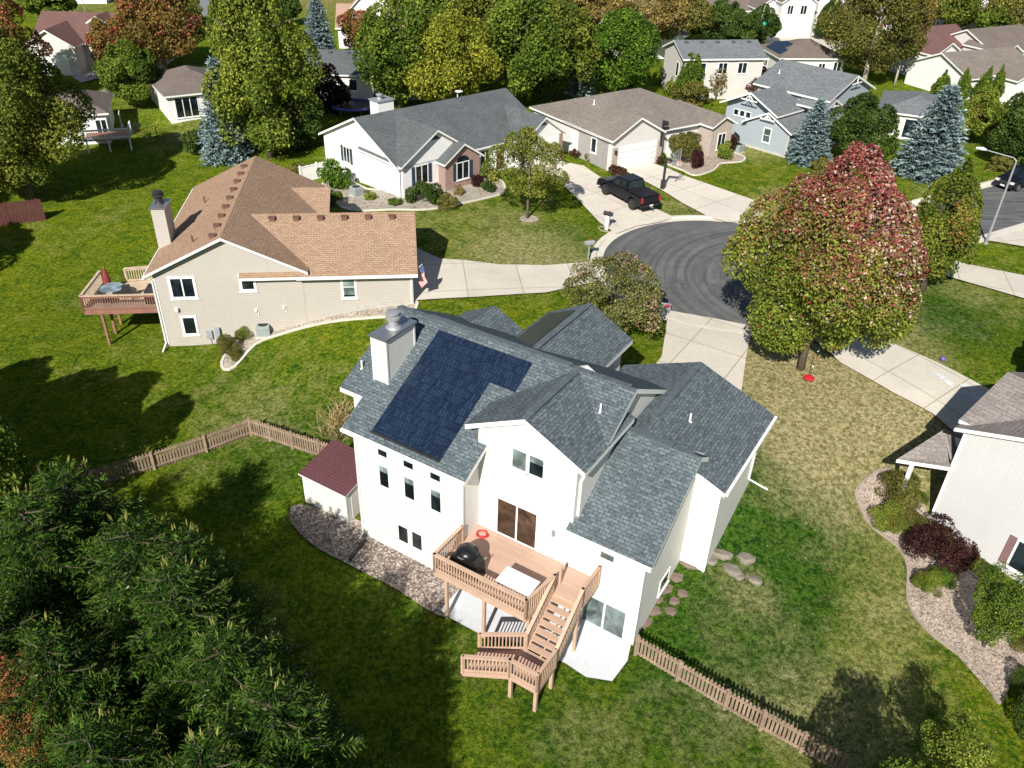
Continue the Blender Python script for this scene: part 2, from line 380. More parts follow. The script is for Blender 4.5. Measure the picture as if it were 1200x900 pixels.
    o = bpy.data.objects.new('lawn', me); COL.objects.link(o); tag(o, kind='structure')
lawn()

def concrete(name, rot, size, col=(.60,.555,.475), joint=.035, loc=(0,0,0)):
    m, nt, p = newmat(name); co = geoco(nt)
    n1 = noise(nt, co, .5, 5, .65); n2 = noise(nt, co, 6, 4, .7)
    base = ramp(nt, n1, [(.3, [x*.86 for x in col]), (.7, [x*1.06 for x in col])])
    base = mixc(nt, .2, base, ramp(nt, n2, [(.35, [x*.7 for x in col]), (.65, [min(.9, x*1.15) for x in col])]))
    if size:
        br = N(nt, 'ShaderNodeTexBrick', Scale=1.0); br.offset = 0
        br.inputs['Brick Width'].default_value = size[0]; br.inputs['Row Height'].default_value = size[1]; br.inputs['Mortar Size'].default_value = joint
        br.inputs['Color1'].default_value = (1,1,1,1); br.inputs['Color2'].default_value = (.93,.93,.93,1); br.inputs['Mortar'].default_value = (.6,.57,.5,1)
        nt.links.new(mapping(nt, co, (1,1,1), (0,0,rot), loc), br.inputs['Vector'])
        base = mixc(nt, 1.0, base, br.outputs['Color'], 'MULTIPLY')
    nt.links.new(base, p.inputs['Base Color']); p.inputs['Roughness'].default_value = .85; p.inputs['Specular IOR Level'].default_value = .2
    bump(nt, p, n2, .15, .01)
    return m
concrete('edging_stone', 0, None, (.34,.28,.23))
CCX, CCY, CCR = 14.5, 53.0, 8.7
m, nt, p = newmat('asphalt'); co = geoco(nt)
sub = N(nt, 'ShaderNodeVectorMath', operation='SUBTRACT'); nt.links.new(co, sub.inputs[0]); sub.inputs[1].default_value = (19.5, 50.5, 0)
sx = nt.nodes.new('ShaderNodeSeparateXYZ'); nt.links.new(sub.outputs[0], sx.inputs[0])
cb = nt.nodes.new('ShaderNodeCombineXYZ'); nt.links.new(sx.outputs[0], cb.inputs[0]); nt.links.new(sx.outputs[1], cb.inputs[1])
ln = N(nt, 'ShaderNodeVectorMath', operation='LENGTH'); nt.links.new(cb.outputs[0], ln.inputs[0])
an = N(nt, 'ShaderNodeMath', operation='ARCTAN2'); nt.links.new(sx.outputs[1], an.inputs[0]); nt.links.new(sx.outputs[0], an.inputs[1])
pc = nt.nodes.new('ShaderNodeCombineXYZ'); nt.links.new(ln.outputs['Value'], pc.inputs[0]); nt.links.new(an.outputs[0], pc.inputs[1])
swirl = noise(nt, mapping(nt, pc.outputs[0], (2.3, .8, 1)), 1.0, 6, .7, .5); grit = noise(nt, co, 14, 4, .7); lng = noise(nt, mapping(nt, co, (.25, 2.2, 1), (0,0,R(-32))), 1.0, 4, .6, .4)
rm = N(nt, 'ShaderNodeMath', operation='GREATER_THAN'); nt.links.new(ln.outputs['Value'], rm.inputs[0]); rm.inputs[1].default_value = 15.5
mk = mixc(nt, rm.outputs[0], swirl, lng)
mk = mixc(nt, .3, mk, noise(nt, co, .55, 6, .7, 1.5)); base = ramp(nt, mk, [(.42, (.075,.077,.08)), (.50, (.112,.114,.114)), (.59, (.17,.168,.163))])
base = mixc(nt, .25, base, ramp(nt, grit, [(.3, (.04,.04,.043)), (.7, (.2,.2,.2))]))
nt.links.new(base, p.inputs['Base Color']); p.inputs['Roughness'].default_value = .9; p.inputs['Specular IOR Level'].default_value = .2
bump(nt, p, grit, .3, .01)
def pebbles(name, cols, scale):
    m, nt, p = newmat(name); co = geoco(nt)
    v = N(nt, 'ShaderNodeTexVoronoi', Scale=scale); nt.links.new(co, v.inputs['Vector'])
    sp = nt.nodes.new('ShaderNodeSeparateColor'); nt.links.new(v.outputs['Color'], sp.inputs[0])
    c = ramp(nt, sp.outputs[0], [(i/(len(cols)-1), k) for i, k in enumerate(cols)])
    n1 = noise(nt, co, .9, 4); c = mixc(nt, 1.0, c, ramp(nt, n1, [(.3, .75), (.7, 1.1)]), 'MULTIPLY')
    c = mixc(nt, 1.0, c, ramp(nt, v.outputs['Distance'], [(.0, 1.1), (.55, .9), (.85, .35)]), 'MULTIPLY')
    nt.links.new(c, p.inputs['Base Color']); p.inputs['Roughness'].default_value = .85; bump(nt, p, v.outputs['Distance'], -.8, .05)
pebbles('river_stone', [(.12,.08,.065),(.24,.18,.145),(.46,.40,.35),(.16,.11,.09),(.6,.55,.5)], 12)
pebbles('pale_stone', [(.33,.28,.22),(.46,.40,.32),(.55,.5,.42),(.28,.22,.17)], 12)
pebbles('pink_mulch', [(.33,.24,.18),(.46,.37,.30),(.56,.48,.40),(.25,.17,.13)], 13)
def drape(name, xy, mat, dz=.03, step=1.2, kind='structure', border=None):
    bm = bmesh.new(); f = bm.faces.new([bm.verts.new((x, y, 0)) for x, y in xy]); bmesh.ops.triangulate(bm, faces=[f])
    xs = [x for x, y in xy]; ys = [y for x, y in xy]
    for lo, hi, no in ((min(xs), max(xs), (1,0,0)), (min(ys), max(ys), (0,1,0))):
        k = math.floor(lo/step)*step+step
        while k < hi:
            bmesh.ops.bisect_plane(bm, geom=bm.verts[:]+bm.edges[:]+bm.faces[:], plane_co=(k*no[0], k*no[1], 0), plane_no=no, dist=1e-5); k += step
    bm.verts.ensure_lookup_table()
    zz = Hn([v.co.x for v in bm.verts], [v.co.y for v in bm.verts])
    for v, z in zip(bm.verts, zz): v.co.z = z+dz
    bmesh.ops.recalc_face_normals(bm, faces=bm.faces)
    if bm.faces and sum(f.normal.z for f in bm.faces) < 0: bmesh.ops.reverse_faces(bm, faces=bm.faces)
    me = bpy.data.meshes.new(name); bm.to_mesh(me); bm.free(); me.materials.append(MATS[mat])
    o = bpy.data.objects.new(name, me); COL.objects.link(o)
    if kind: tag(o, kind=kind)
    if border:
        ring = MB(); n = len(xy)
        zb = Hn(np.array(xs), np.array(ys)); P = [Vector((x, y, z+.03)) for (x, y), z in zip(xy, zb)]
        for i in range(n): ring.bar(P[i], P[(i+1) % n], border[1], .14)
        ring.build(border[2], border[0]).__setitem__('kind', 'structure')
    return o
def px(pts): return [tuple(G(*p)[:2]) for p in pts]
def smooth(pts, k=5):
    """closed Catmull-Rom through the points"""
    out = []; n = len(pts); P = [Vector(p) for p in pts]
    for i in range(n):
        a, b, c, d = P[i-1], P[i], P[(i+1) % n], P[(i+2) % n]
        for j in range(k):
            t = j/k; out.append(tuple(.5*((2*b)+(c-a)*t+(2*a-5*b+4*c-d)*t*t+(3*b-a-3*c+d)*t**3)))
    return out
# road: turning circle and the street that leaves it
RD = Vector((math.cos(R(32)), math.sin(R(32)))); RN = Vector((-RD.y, RD.x)); RC = Vector((37.7, 65.4)); HW = 3.45
def onroad(s, t): q = RC+RD*s+RN*t; return (q.x, q.y)
circ = [(CCX+CCR*math.cos(R(t)), CCY+CCR*math.sin(R(t))) for t in range(62, 364, 6)]
road = [onroad(160, HW), onroad(60, HW), onroad(20, HW), onroad(-12, HW)]+circ+[onroad(-14, -HW), onroad(20, -HW), onroad(60, -HW), onroad(160, -HW)]
drape('road', road, 'asphalt', .035, 1.5)
concrete('kerb_concrete', 0, None, (.62,.58,.50))
kerb = MB()
line = [Vector(p) for p in [onroad(60, HW), onroad(40, HW), onroad(20, HW), onroad(4, HW), onroad(-12, HW)]+circ+[onroad(-14, -HW), onroad(0, -HW), onroad(20, -HW), onroad(40, -HW), onroad(60, -HW)]]
K = []
for i, q in enumerate(line):
    d = (line[min(i+1, len(line)-1)]-line[max(i-1, 0)]).normalized(); nn = Vector((d.y, -d.x)); nn = nn if True else nn
    K.append((q, nn))
sgn = 1 if (line[10]+K[10][1]-Vector((CCX, CCY))).length > CCR else -1
for i in range(len(K)-1):
    (p, n1_), (q, n2_) = K[i], K[i+1]
    def pt(b, nn, off, z): w = b+nn*off*sgn; return (w.x, w.y, H(w.x, w.y)+z)
    kerb.face([pt(p,n1_,-.25,.05), pt(q,n2_,-.25,.05), pt(q,n2_,.22,.07), pt(p,n1_,.22,.07)]); kerb.face([pt(p,n1_,.22,.07), pt(q,n2_,.22,.07), pt(q,n2_,.3,.16), pt(p,n1_,.3,.16)])
    kerb.face([pt(p,n1_,.3,.16), pt(q,n2_,.3,.16), pt(q,n2_,.62,.16), pt(p,n1_,.62,.16)]); kerb.face([pt(p,n1_,.62,.16), pt(q,n2_,.62,.16), pt(q,n2_,.63,-.1), pt(p,n1_,.63,-.1)])
tag(kerb.build('kerb', 'kerb_concrete'), kind='structure')
def drive(pts, rot, size, name='driveway', dz=.15, **k):
    mname = 'concrete%d' % len(MATS); concrete(mname, rot, size, **k); return drape(name, pts, mname, dz)
drive([mh(7.2,11.2), mh(13.4,11.2)]+px([(874,420),(878,400),(884,385),(840,376),(783,366),(779,395),(775,420)]), R(31), (3.1,3.3), loc=(.5,1.1,0))
drive([th(15.4,.2)]+px([(489,354),(560,350),(640,345),(672,338),(706,331),(697,306),(690,309),(640,313),(585,312),(545,307),(515,305)])+[th(15.4,8.5)], R(-8), (3.6,4.0))
drive(px([(600,168),(655,190),(684,196),(716,218),(750,238),(790,256.5),(775,262),(745,267),(722,276),(703,263),(684,243),(662,220),(640,205),(600,195)]), R(-40), (3.4,3.6), col=(.66,.60,.52))
drive(px([(727,199),(765,193),(785,200),(800,207),(885,237),(900,266),(850,262),(830,256),(800,240),(776,225)]), R(-40), (3.4,3.6), col=(.66,.60,.52))
drive(px([(930,378),(960,362),(1030,398),(1100,428),(1155,457),(1200,480),(1200,540),(1130,520),(1092,487),(1045,462),(985,428)]), R(52), (3.0,3.0), loc=(.4,.6,0))
drive(px([(1075,312),(1105,300),(1125,310),(1200,325),(1260,338),(1290,370),(1200,352),(1110,326),(1085,322)]), R(15), (3.2,3.2))
drive(px([(1150,283),(1200,266),(1270,262),(1290,300),(1200,291),(1165,285)]), R(-15), (3.4,3.4))
drive(px([(740,392),(760,374),(783,366),(779,395)]), R(31), None, name='apron', dz=.1) if False else None
drive(px([(893,50),(905,38),(945,38),(1000,52),(975,62),(930,56)]), R(10), (4,4), dz=.1)
drive(px([(68,80),(110,72),(124,90),(96,98)]), R(10), (4,4), dz=.1, col=(.45,.43,.40))
concrete('far_street', 0, None, (.20,.21,.22))
drape('road', px([(95,118),(124,104),(160,80),(228,12),(236,0),(246,0),(243,18),(175,88),(140,112),(100,122)]), 'far_street', .05, 4)
# beds
drape('rock_bed', smooth([tuple(mh(*p)) for p in [(-3.9,-.25),(-3.5,-1.2),(-1.5,-1.75),(1,-1.75),(3.5,-1.75),(5.5,-1.9),(6.2,-1.5),(5.95,.2),(2,.3),(-.9,.5)]], 4), 'river_stone', .05)
drape('rock_bed', smooth([tuple(mh(*p)) for p in [(-2.7,3.4),(-.9,2.6),(-.8,4.2),(-1.6,7),(-2.4,8.5),(-3.1,7.0)]], 4), 'pale_stone', .05)
drape('rock_bed', smooth(px([(262,420),(262,433),(276,430),(300,404),(330,392),(380,379),(450,372),(482,368),(486,352),(440,358),(360,375),(310,385),(282,398)]), 3), 'pale_stone', .05, border=('kerb_concrete', .16, 'bed_edging'))
drape('rock_bed', smooth(px([(378,216),(392,236),(412,247),(460,246),(500,246),(535,240),(568,233),(590,226),(588,213),(566,208),(525,218),(480,222),(430,222),(400,205)]), 3), 'pale_stone', .05, border=('kerb_concrete', .16, 'bed_edging'))
drape('rock_bed', smooth(px([(780,190),(800,200),(815,206),(836,200),(845,192),(868,190),(872,184),(850,178),(810,180)]), 3), 'pink_mulch', .05, border=('kerb_concrete', .16, 'bed_edging'))
drape('rock_bed', smooth(px([(1004,573),(1008,596),(1022,618),(1050,640),(1063,665),(1063,705),(1082,735),(1115,762),(1150,790),(1170,825),(1183,800),(1200,780),(1240,790),(1220,740),(1160,690),(1100,640),(1080,590),(1040,550)]), 3), 'pink_mulch', .06, border=('edging_stone', .10, 'bed_edging'))
concrete('patio_concrete', 0, None, (.60,.62,.655))
drape('patio', [mh(5.66,-1.6),mh(6.1,-1.75),mh(7.7,-1.75),mh(9.4,-1.25),mh(11.4,-1.05),mh(12.4,-1.15),mh(13.35,-.75),mh(13.45,.4),mh(13.2,1.3),mh(5.66,1.3)], 'patio_concrete', .07)
drape('mulch_ring', smooth([(G(620,257).x+.75*math.cos(t), G(620,257).y+.75*math.sin(t)) for t in np.arange(0, 6.28, .8)], 2), 'pink_mulch', .04)

# ------------------------------------------------------------------ vegetation
def attr_mesh(name, V, cols, mat, nper=4):
    n = len(V)//nper
    me = bpy.data.meshes.new(name)
    me.vertices.add(len(V)); me.vertices.foreach_set('co', np.ascontiguousarray(V, dtype=np.float32).ravel())
    me.loops.add(len(V)); me.loops.foreach_set('vertex_index', np.arange(len(V), dtype=np.int32))
    me.polygons.add(n); me.polygons.foreach_set('loop_start', np.arange(0, len(V), nper, dtype=np.int32)); me.polygons.foreach_set('loop_total', np.full(n, nper, dtype=np.int32))
    me.update(); me.validate()
    a = me.color_attributes.new('Col', 'FLOAT_COLOR', 'POINT')
    c = np.repeat(np.clip(cols, 0, 1), nper, 0); a.data.foreach_set('color', np.concatenate([c, np.ones((len(c), 1))], 1).ravel().astype(np.float32))
    me.materials.append(MATS[mat]); return me
def unit(a): return a/np.maximum(np.linalg.norm(a, axis=1, keepdims=True), 1e-6)
def leaves(P, Nn, size, g, aspect=.62):
    n = len(P); r = unit(g.normal(size=(n, 3))); U = unit(np.cross(Nn, r)); Vv = np.cross(Nn, U)
    s = (size*(.6+.8*g.random(n)))[:, None]; U = U*s; Vv = Vv*s*aspect
    b = Nn*s*.25
    return np.stack([P-U-b, P+Vv, P+U-b, P-Vv], 1).reshape(-1, 3)
def crown(name, seed, rx, rz, n, size, pal, shape='round', nl=38, lobe=.28, gap=.0):
    """leaf clumps around the origin: crown spans z 0..2*rz, radius rx"""
    n = int(n*3.2); size = size*.45
    g = np.random.default_rng(seed)
    d = unit(g.normal(size=(nl, 3))); rad = .34+.5*g.random(nl)**.7
    L = d*rad[:, None]; lr = lobe*(.6+.8*g.random(nl))
    L = np.concatenate([L, unit(g.normal(size=(nl//2, 3)))*.74]); lr = np.concatenate([lr, .14+.12*g.random(nl//2)])
    w = lr**2; k = g.choice(len(L), n, p=w/w.sum())
    dd = unit(g.normal(size=(n, 3))+.75*unit(L[k]+1e-6)+np.array([0,0,.25])); rr = .62+.42*g.random(n)**.7
    P = L[k]+dd*(lr[k]*rr)[:, None]
    inner = g.random(n) < .14; P[inner] *= .55
    P[:, 2] += -.10*(P[:, 0]**2+P[:, 1]**2)*(g.random(len(L))[k]-.2)
    Nn = unit(dd*.6+g.normal(size=(n, 3))*.65+np.array([0,0,.35]))
    z = (P[:, 2]+1)/2
    f = np.ones(n)
    if shape == 'pyr': f = np.clip(1.25-.95*z, .12, 1.3)
    elif shape == 'maple': f = np.clip(1.12-.92*np.clip(z-.33, 0, 1)**1.5-.9*np.clip(.25-z, 0, 1), .3, 1.2)
    elif shape == 'oval': f = np.clip(1.12-.35*np.abs(z-.38)*2, .4, 1.2)
    elif shape == 'vase': f = np.clip(.55+.6*z, .3, 1.15)
    elif shape == 'column': f = np.clip(1.15-.6*z**2, .3, 1.2)
    P[:, :2] *= f[:, None]
    W = P*np.array([rx, rx, rz])+np.array([0, 0, rz])
    cols = pal(g, P, k, len(L), z)
    return attr_mesh(name, leaves(W, Nn, size, g), cols, 'leaf')
def pal2(c1, c2, c3=None, t3=.1, jit=.22):
    c1, c2 = np.array(c1), np.array(c2)
    def f(g, P, k, nl, z):
        n = len(P); t = np.clip(g.random(nl)[k]*.7+.08+g.normal(size=n)*.25, 0, 1)[:, None]
        c = c1*(1-t)+c2*t
        if c3 is not None:
            hot = g.random(nl)[k] < t3*2; hot &= g.random(n) < .32; c[hot] = np.array(c3)
        return c*(1+g.normal(size=(n, 1))*jit)
    return f
def pal_maple(g, P, k, nl, z):
    n = len(P); t = np.clip(g.random(nl)[k]*.6+g.random(n)*.5, 0, 1)[:, None]
    green = np.array((.085,.135,.016))*(1-t)+np.array((.30,.33,.055))*t
    red = np.array((.19,.030,.035))*(1-t)+np.array((.36,.12,.10))*t
    pink = np.array((.56,.42,.33))
    s = z+.30*P[:, 0]*.35+g.normal(size=n)*.11+(g.random(nl)[k]-.5)*.20
    m = np.clip((s-.525)*4.5, 0, 1)[:, None]; c = green*(1-m)+red*m
    h = (g.random(n) < np.clip((s-.40)*1.3, 0, .38)*(.4+.45*(P[:, 0] > .05))); c[h] = pink*(.7+.5*g.random((h.sum(), 1)))
    odd = g.random(n) < .015; c[odd] = (.38,.03,.04)
    return c*(1+g.normal(size=(n, 1))*.2)
def trunk_mesh(name, seed, h, r, spread, z1, mat='bark', limbs=6, lean=0):
    q = random.Random(seed); B = MB()
    top = Vector((lean, q.uniform(-.1,.1), z1)); pts = [Vector((0,0,-.25)), Vector((lean*.15+q.uniform(-.05,.05)*r*4, q.uniform(-.05,.05)*r*4, h*.15)), top*.6+Vector((0,0,0)), top]
    B.tube(pts, [r*1.35, r, r*.75, r*.3], 8)
    for i in range(limbs):
        a = 2*math.pi*i/limbs+q.uniform(-.4,.4); z0 = q.uniform(.35,.75); b = pts[1].lerp(top, z0)
        e = Vector((math.cos(a)*spread*q.uniform(.55,.85), math.sin(a)*spread*q.uniform(.55,.85), b.z+(z1-b.z)*q.uniform(.5,1.0)))
        mid = b.lerp(e, .5)+Vector((0,0,spread*.08)); B.tube([b, mid, e], [r*.5, r*.32, r*.08], 6)
        for j in range(2):
            e2 = mid+Vector((q.uniform(-1,1), q.uniform(-1,1), q.uniform(.2,1)))*spread*.35; B.tube([mid, e2], [r*.22, r*.05], 5)
    return B, mat
def conifer(name, seed, h, r, nw, pals, tw=.10, dens=1.0, droop=.25, fine=True, skip=.1):
    g = np.random.default_rng(seed); c1, c2, c3 = [np.array(c) for c in pals]
    Ps, Us, Vs, Cs = [], [], [], []
    B = MB(); B.tube([(0,0,-.3),(0,0,h*.5),(0,0,h*.97)], [r*.07+.04, r*.04+.03, .015], 7)
    for iw in range(nw):
        tz = (iw+.3)/nw; z = h*(.04+.94*tz); L0 = r*(1-tz)**(.58 if fine else .72)+.12; nb = max(4, int(round((5.5+5*(1-tz))*dens)))
        for ib in range(nb):
            if g.random() < skip: continue
            az = 2*math.pi*(ib+.5*(iw % 2)+g.random()*.5)/nb+iw*.7; L = L0*((.72+.42*g.random()) if fine else (.86+.2*g.random())); zz = z+g.normal()*h*.008
            up = .35*tz-.12; nt_ = max(4, int(L/(tw*1.55)))
            t = (np.arange(nt_)+.7)/nt_; rad = L*t
            zc = zz+L*(up*t-droop*t**1.3*(1-.9*tz)+.16*t**3)
            dirv = np.array([math.cos(az), math.sin(az), 0]); sd = np.array([-math.sin(az), math.cos(az), 0])
            base = dirv*rad[:, None]; base[:, 2] = zc
            if ib % 2 == 0 and L > .8 and fine: B.tube([(0,0,zz), tuple(base[nt_//2]), tuple(base[-1])], [.035, .02, .008], 4, cap=False)
            for sgn_ in (-1, 1, 0):
                m_ = len(t); ln_ = (.36*L*(1-t)**.7+.16)*(.7+.5*g.random(m_)) if sgn_ else np.full(m_, tw*1.9)*(.8+.5*g.random(m_))
                tv = dirv*(.62 if sgn_ else 1.0)+sd*sgn_*.78+g.normal(size=(m_, 3))*.14
                tv[:, 2] += -.10+.28*(g.random(m_)-.3)
                tv = unit(tv)
                reps = np.maximum(1, (ln_/(tw*(.95 if fine else 1.5))).astype(int)) if sgn_ else np.ones(m_, int)
                idx = np.repeat(np.arange(m_), reps); kk = np.concatenate([np.arange(x) for x in reps])
                s_ = (kk+.5)/reps[idx]; c = base[idx]+tv[idx]*(ln_[idx]*s_)[:, None]; c[:, 2] -= .10*ln_[idx]*s_**2
                hl = (ln_/reps)[idx]*.62+tw*(.55 if fine else .35)
                dv = unit(tv[idx]+g.normal(size=(len(idx), 3))*(.42 if fine else .25)+np.array([0,0,.12]))
                rv = unit(np.cross(dv, unit(g.normal(size=(len(idx), 3))*.7+np.array([0,0,1.0]))))
                Ps.append(c); Us.append(dv*hl[:, None]); Vs.append(rv*(tw*(.28 if fine else .42)*(.7+.6*g.random(len(idx))))[:, None])
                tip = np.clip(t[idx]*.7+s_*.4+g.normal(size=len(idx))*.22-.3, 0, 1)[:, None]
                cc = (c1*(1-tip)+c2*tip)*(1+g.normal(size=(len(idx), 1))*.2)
                if fine: cn = g.random(len(idx)) < .004; cc[cn] = (.46,.36,.27)
                Cs.append(cc)
            if fine and g.random() < .5:      # upright end shoots
                k = 2; e = base[-1]+g.normal(size=(k, 3))*.06; Ps.append(e+np.array([0,0,.08])); Us.append(np.tile(np.array([dirv[0]*.07, dirv[1]*.07, .15]), (k, 1))); Vs.append(np.tile(sd*.025, (k, 1))); Cs.append(np.tile(c3, (k, 1)))
    k = 10; e = np.zeros((k, 3)); e[:, 2] = h*(.9+.1*np.arange(k)/k); Ps.append(e); Us.append(unit(g.normal(size=(k, 3))*.5+np.array([0,0,1]))*tw*1.6); Vs.append(unit(g.normal(size=(k, 3)))*tw*.5); Cs.append(np.tile(c2, (k, 1)))
    P, U, V, Cc = (np.concatenate(x) for x in (Ps, Us, Vs, Cs))
    Q = np.stack([P-U, P+V-U*.1, P+U, P-V-U*.1], 1).reshape(-1, 3)
    return attr_mesh(name, Q, Cc, 'needle'), B
def mobj(name, me, parent=None, loc=(0,0,0), sc=(1,1,1), rz=0):
    o = bpy.data.objects.new(name, me); COL.objects.link(o); o.parent = parent; o.location = loc; o.scale = sc; o.rotation_euler = (0,0,rz); return o
MCACHE = {}
GREEN = pal2((.050,.10,.013),(.20,.265,.035)); DKGREEN = pal2((.030,.064,.013),(.105,.155,.03)); YEL = pal2((.13,.165,.02),(.40,.38,.045)); OLIVE = pal2((.085,.095,.02),(.25,.225,.055))
ORANGE = pal2((.11,.11,.025),(.34,.19,.06),(.46,.10,.07),.2); MIXED = pal2((.065,.105,.015),(.24,.255,.04),(.30,.16,.05),.03); RUSSET = pal2((.045,.04,.018),(.15,.055,.035)); PLUM = pal2((.03,.012,.014),(.09,.035,.03))
GOLD = pal2((.16,.125,.035),(.36,.27,.09)); CRAB = pal2((.09,.115,.025),(.26,.25,.09),(.46,.28,.22),.16); FRESH = pal2((.10,.13,.02),(.30,.31,.06)); LIME = pal2((.075,.125,.015),(.31,.35,.055),(.34,.20,.07),.03); BRIGHT = pal2((.05,.115,.012),(.16,.26,.03))
PALS = dict(green=GREEN, dk=DKGREEN, yel=YEL, olive=OLIVE, orange=ORANGE, mixed=MIXED, russet=RUSSET, plum=PLUM, gold=GOLD, crab=CRAB, fresh=FRESH, lime=LIME, bright=BRIGHT, maple=pal_maple)
def leafy(name, label, u, v, vtop, wpx, pal, shape='round', low=.22, n=5000, leaf=.30, cat='tree', group=None, r=None, seed=None, pos=None, h=None, rad=None, key=None, mat='bark', uc=None, nl=40, lobe=.27, limbs=6):
    """base pixel, pixel row of the top, pixel width of the crown"""
    P = Vector(pos) if pos else G(u, v)
    _, _, fw = pr(*P); hh = h or height_at(P.x, P.y, vtop)-P.z; rx = rad or wpx*fw/CF/2; seed = seed or int(u*7+v*13) % 9973
    t = thing(name, label, cat, P, 0, group)
    rz = hh*(1-low)/2; key = key or (pal, shape, n, leaf, seed)
    if key not in MCACHE: MCACHE[key] = (crown('crown', seed, rx, rz, n, leaf, PALS[pal], shape, nl, lobe), rx, rz)
    me, rx0, rz0 = MCACHE[key]
    mobj('crown', me, t, (0, 0, hh*low), (rx/rx0, rx/rx0, rz/rz0), rnd.uniform(0, 6.28) if key[0] != 'maple' and pal != 'maple' else 0)
    B, mt = trunk_mesh('trunk', seed, hh, r or max(.07, hh*.020), rx*.8, hh*.8, mat, limbs); B.build('trunk', mt, t, smooth=True)
    return t
def shrub(label, u, v, wpx, hpx, pal='green', name='shrub', cat='shrub', shape='round', n=900, leaf=.12, group=None, lift=0):
    P = G(u, v); _, _, fw = pr(*P); rx = wpx*fw/CF/2; hh = max(.3, hpx*fw/CF*1.05)
    key = ('s', pal, shape, n, leaf)
    if key not in MCACHE: MCACHE[key] = crown('foliage', len(MCACHE)*3+5, 1, .5, n, leaf, PALS[pal], shape, 16, .42)
    o = mobj(name, MCACHE[key], None, (P.x, P.y, P.z-.05), (rx, rx, hh), rnd.uniform(0, 6.28)); return tag(o, label, cat, group)
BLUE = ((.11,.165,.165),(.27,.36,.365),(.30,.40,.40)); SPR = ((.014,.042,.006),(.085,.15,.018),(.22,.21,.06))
def spruce(name, label, pos, h, r, pals, nw=20, tw=.2, dens=1.0, seed=1, fine=False, droop=.25, key=None, group=None, rz=0, skip=.1):
    P = Vector(pos); t = thing(name, label, 'tree', P, rz, group)
    if key and key in MCACHE: me, tm, h0, r0 = MCACHE[key]
    else:
        me, B = conifer('crown', seed, h, r, nw, pals, tw, dens, droop, fine, skip); tr = B.build('trunk', 'bark', t); tm = tr.data; h0, r0 = h, r
        if key: MCACHE[key] = (me, tm, h, r)
        bpy.data.objects.remove(tr)
    sc = (r/r0, r/r0, h/h0); mobj('crown', me, t, (0,0,0), sc); mobj('trunk', tm, t, (0,0,0), sc)
    return t
def pspruce(name, label, u, v, vtop, wpx, pals, **k):
    P = G(u, v); _, _, fw = pr(*P); return spruce(name, label, P, height_at(P.x, P.y, vtop)-P.z, wpx*fw/CF/2, pals, **k)
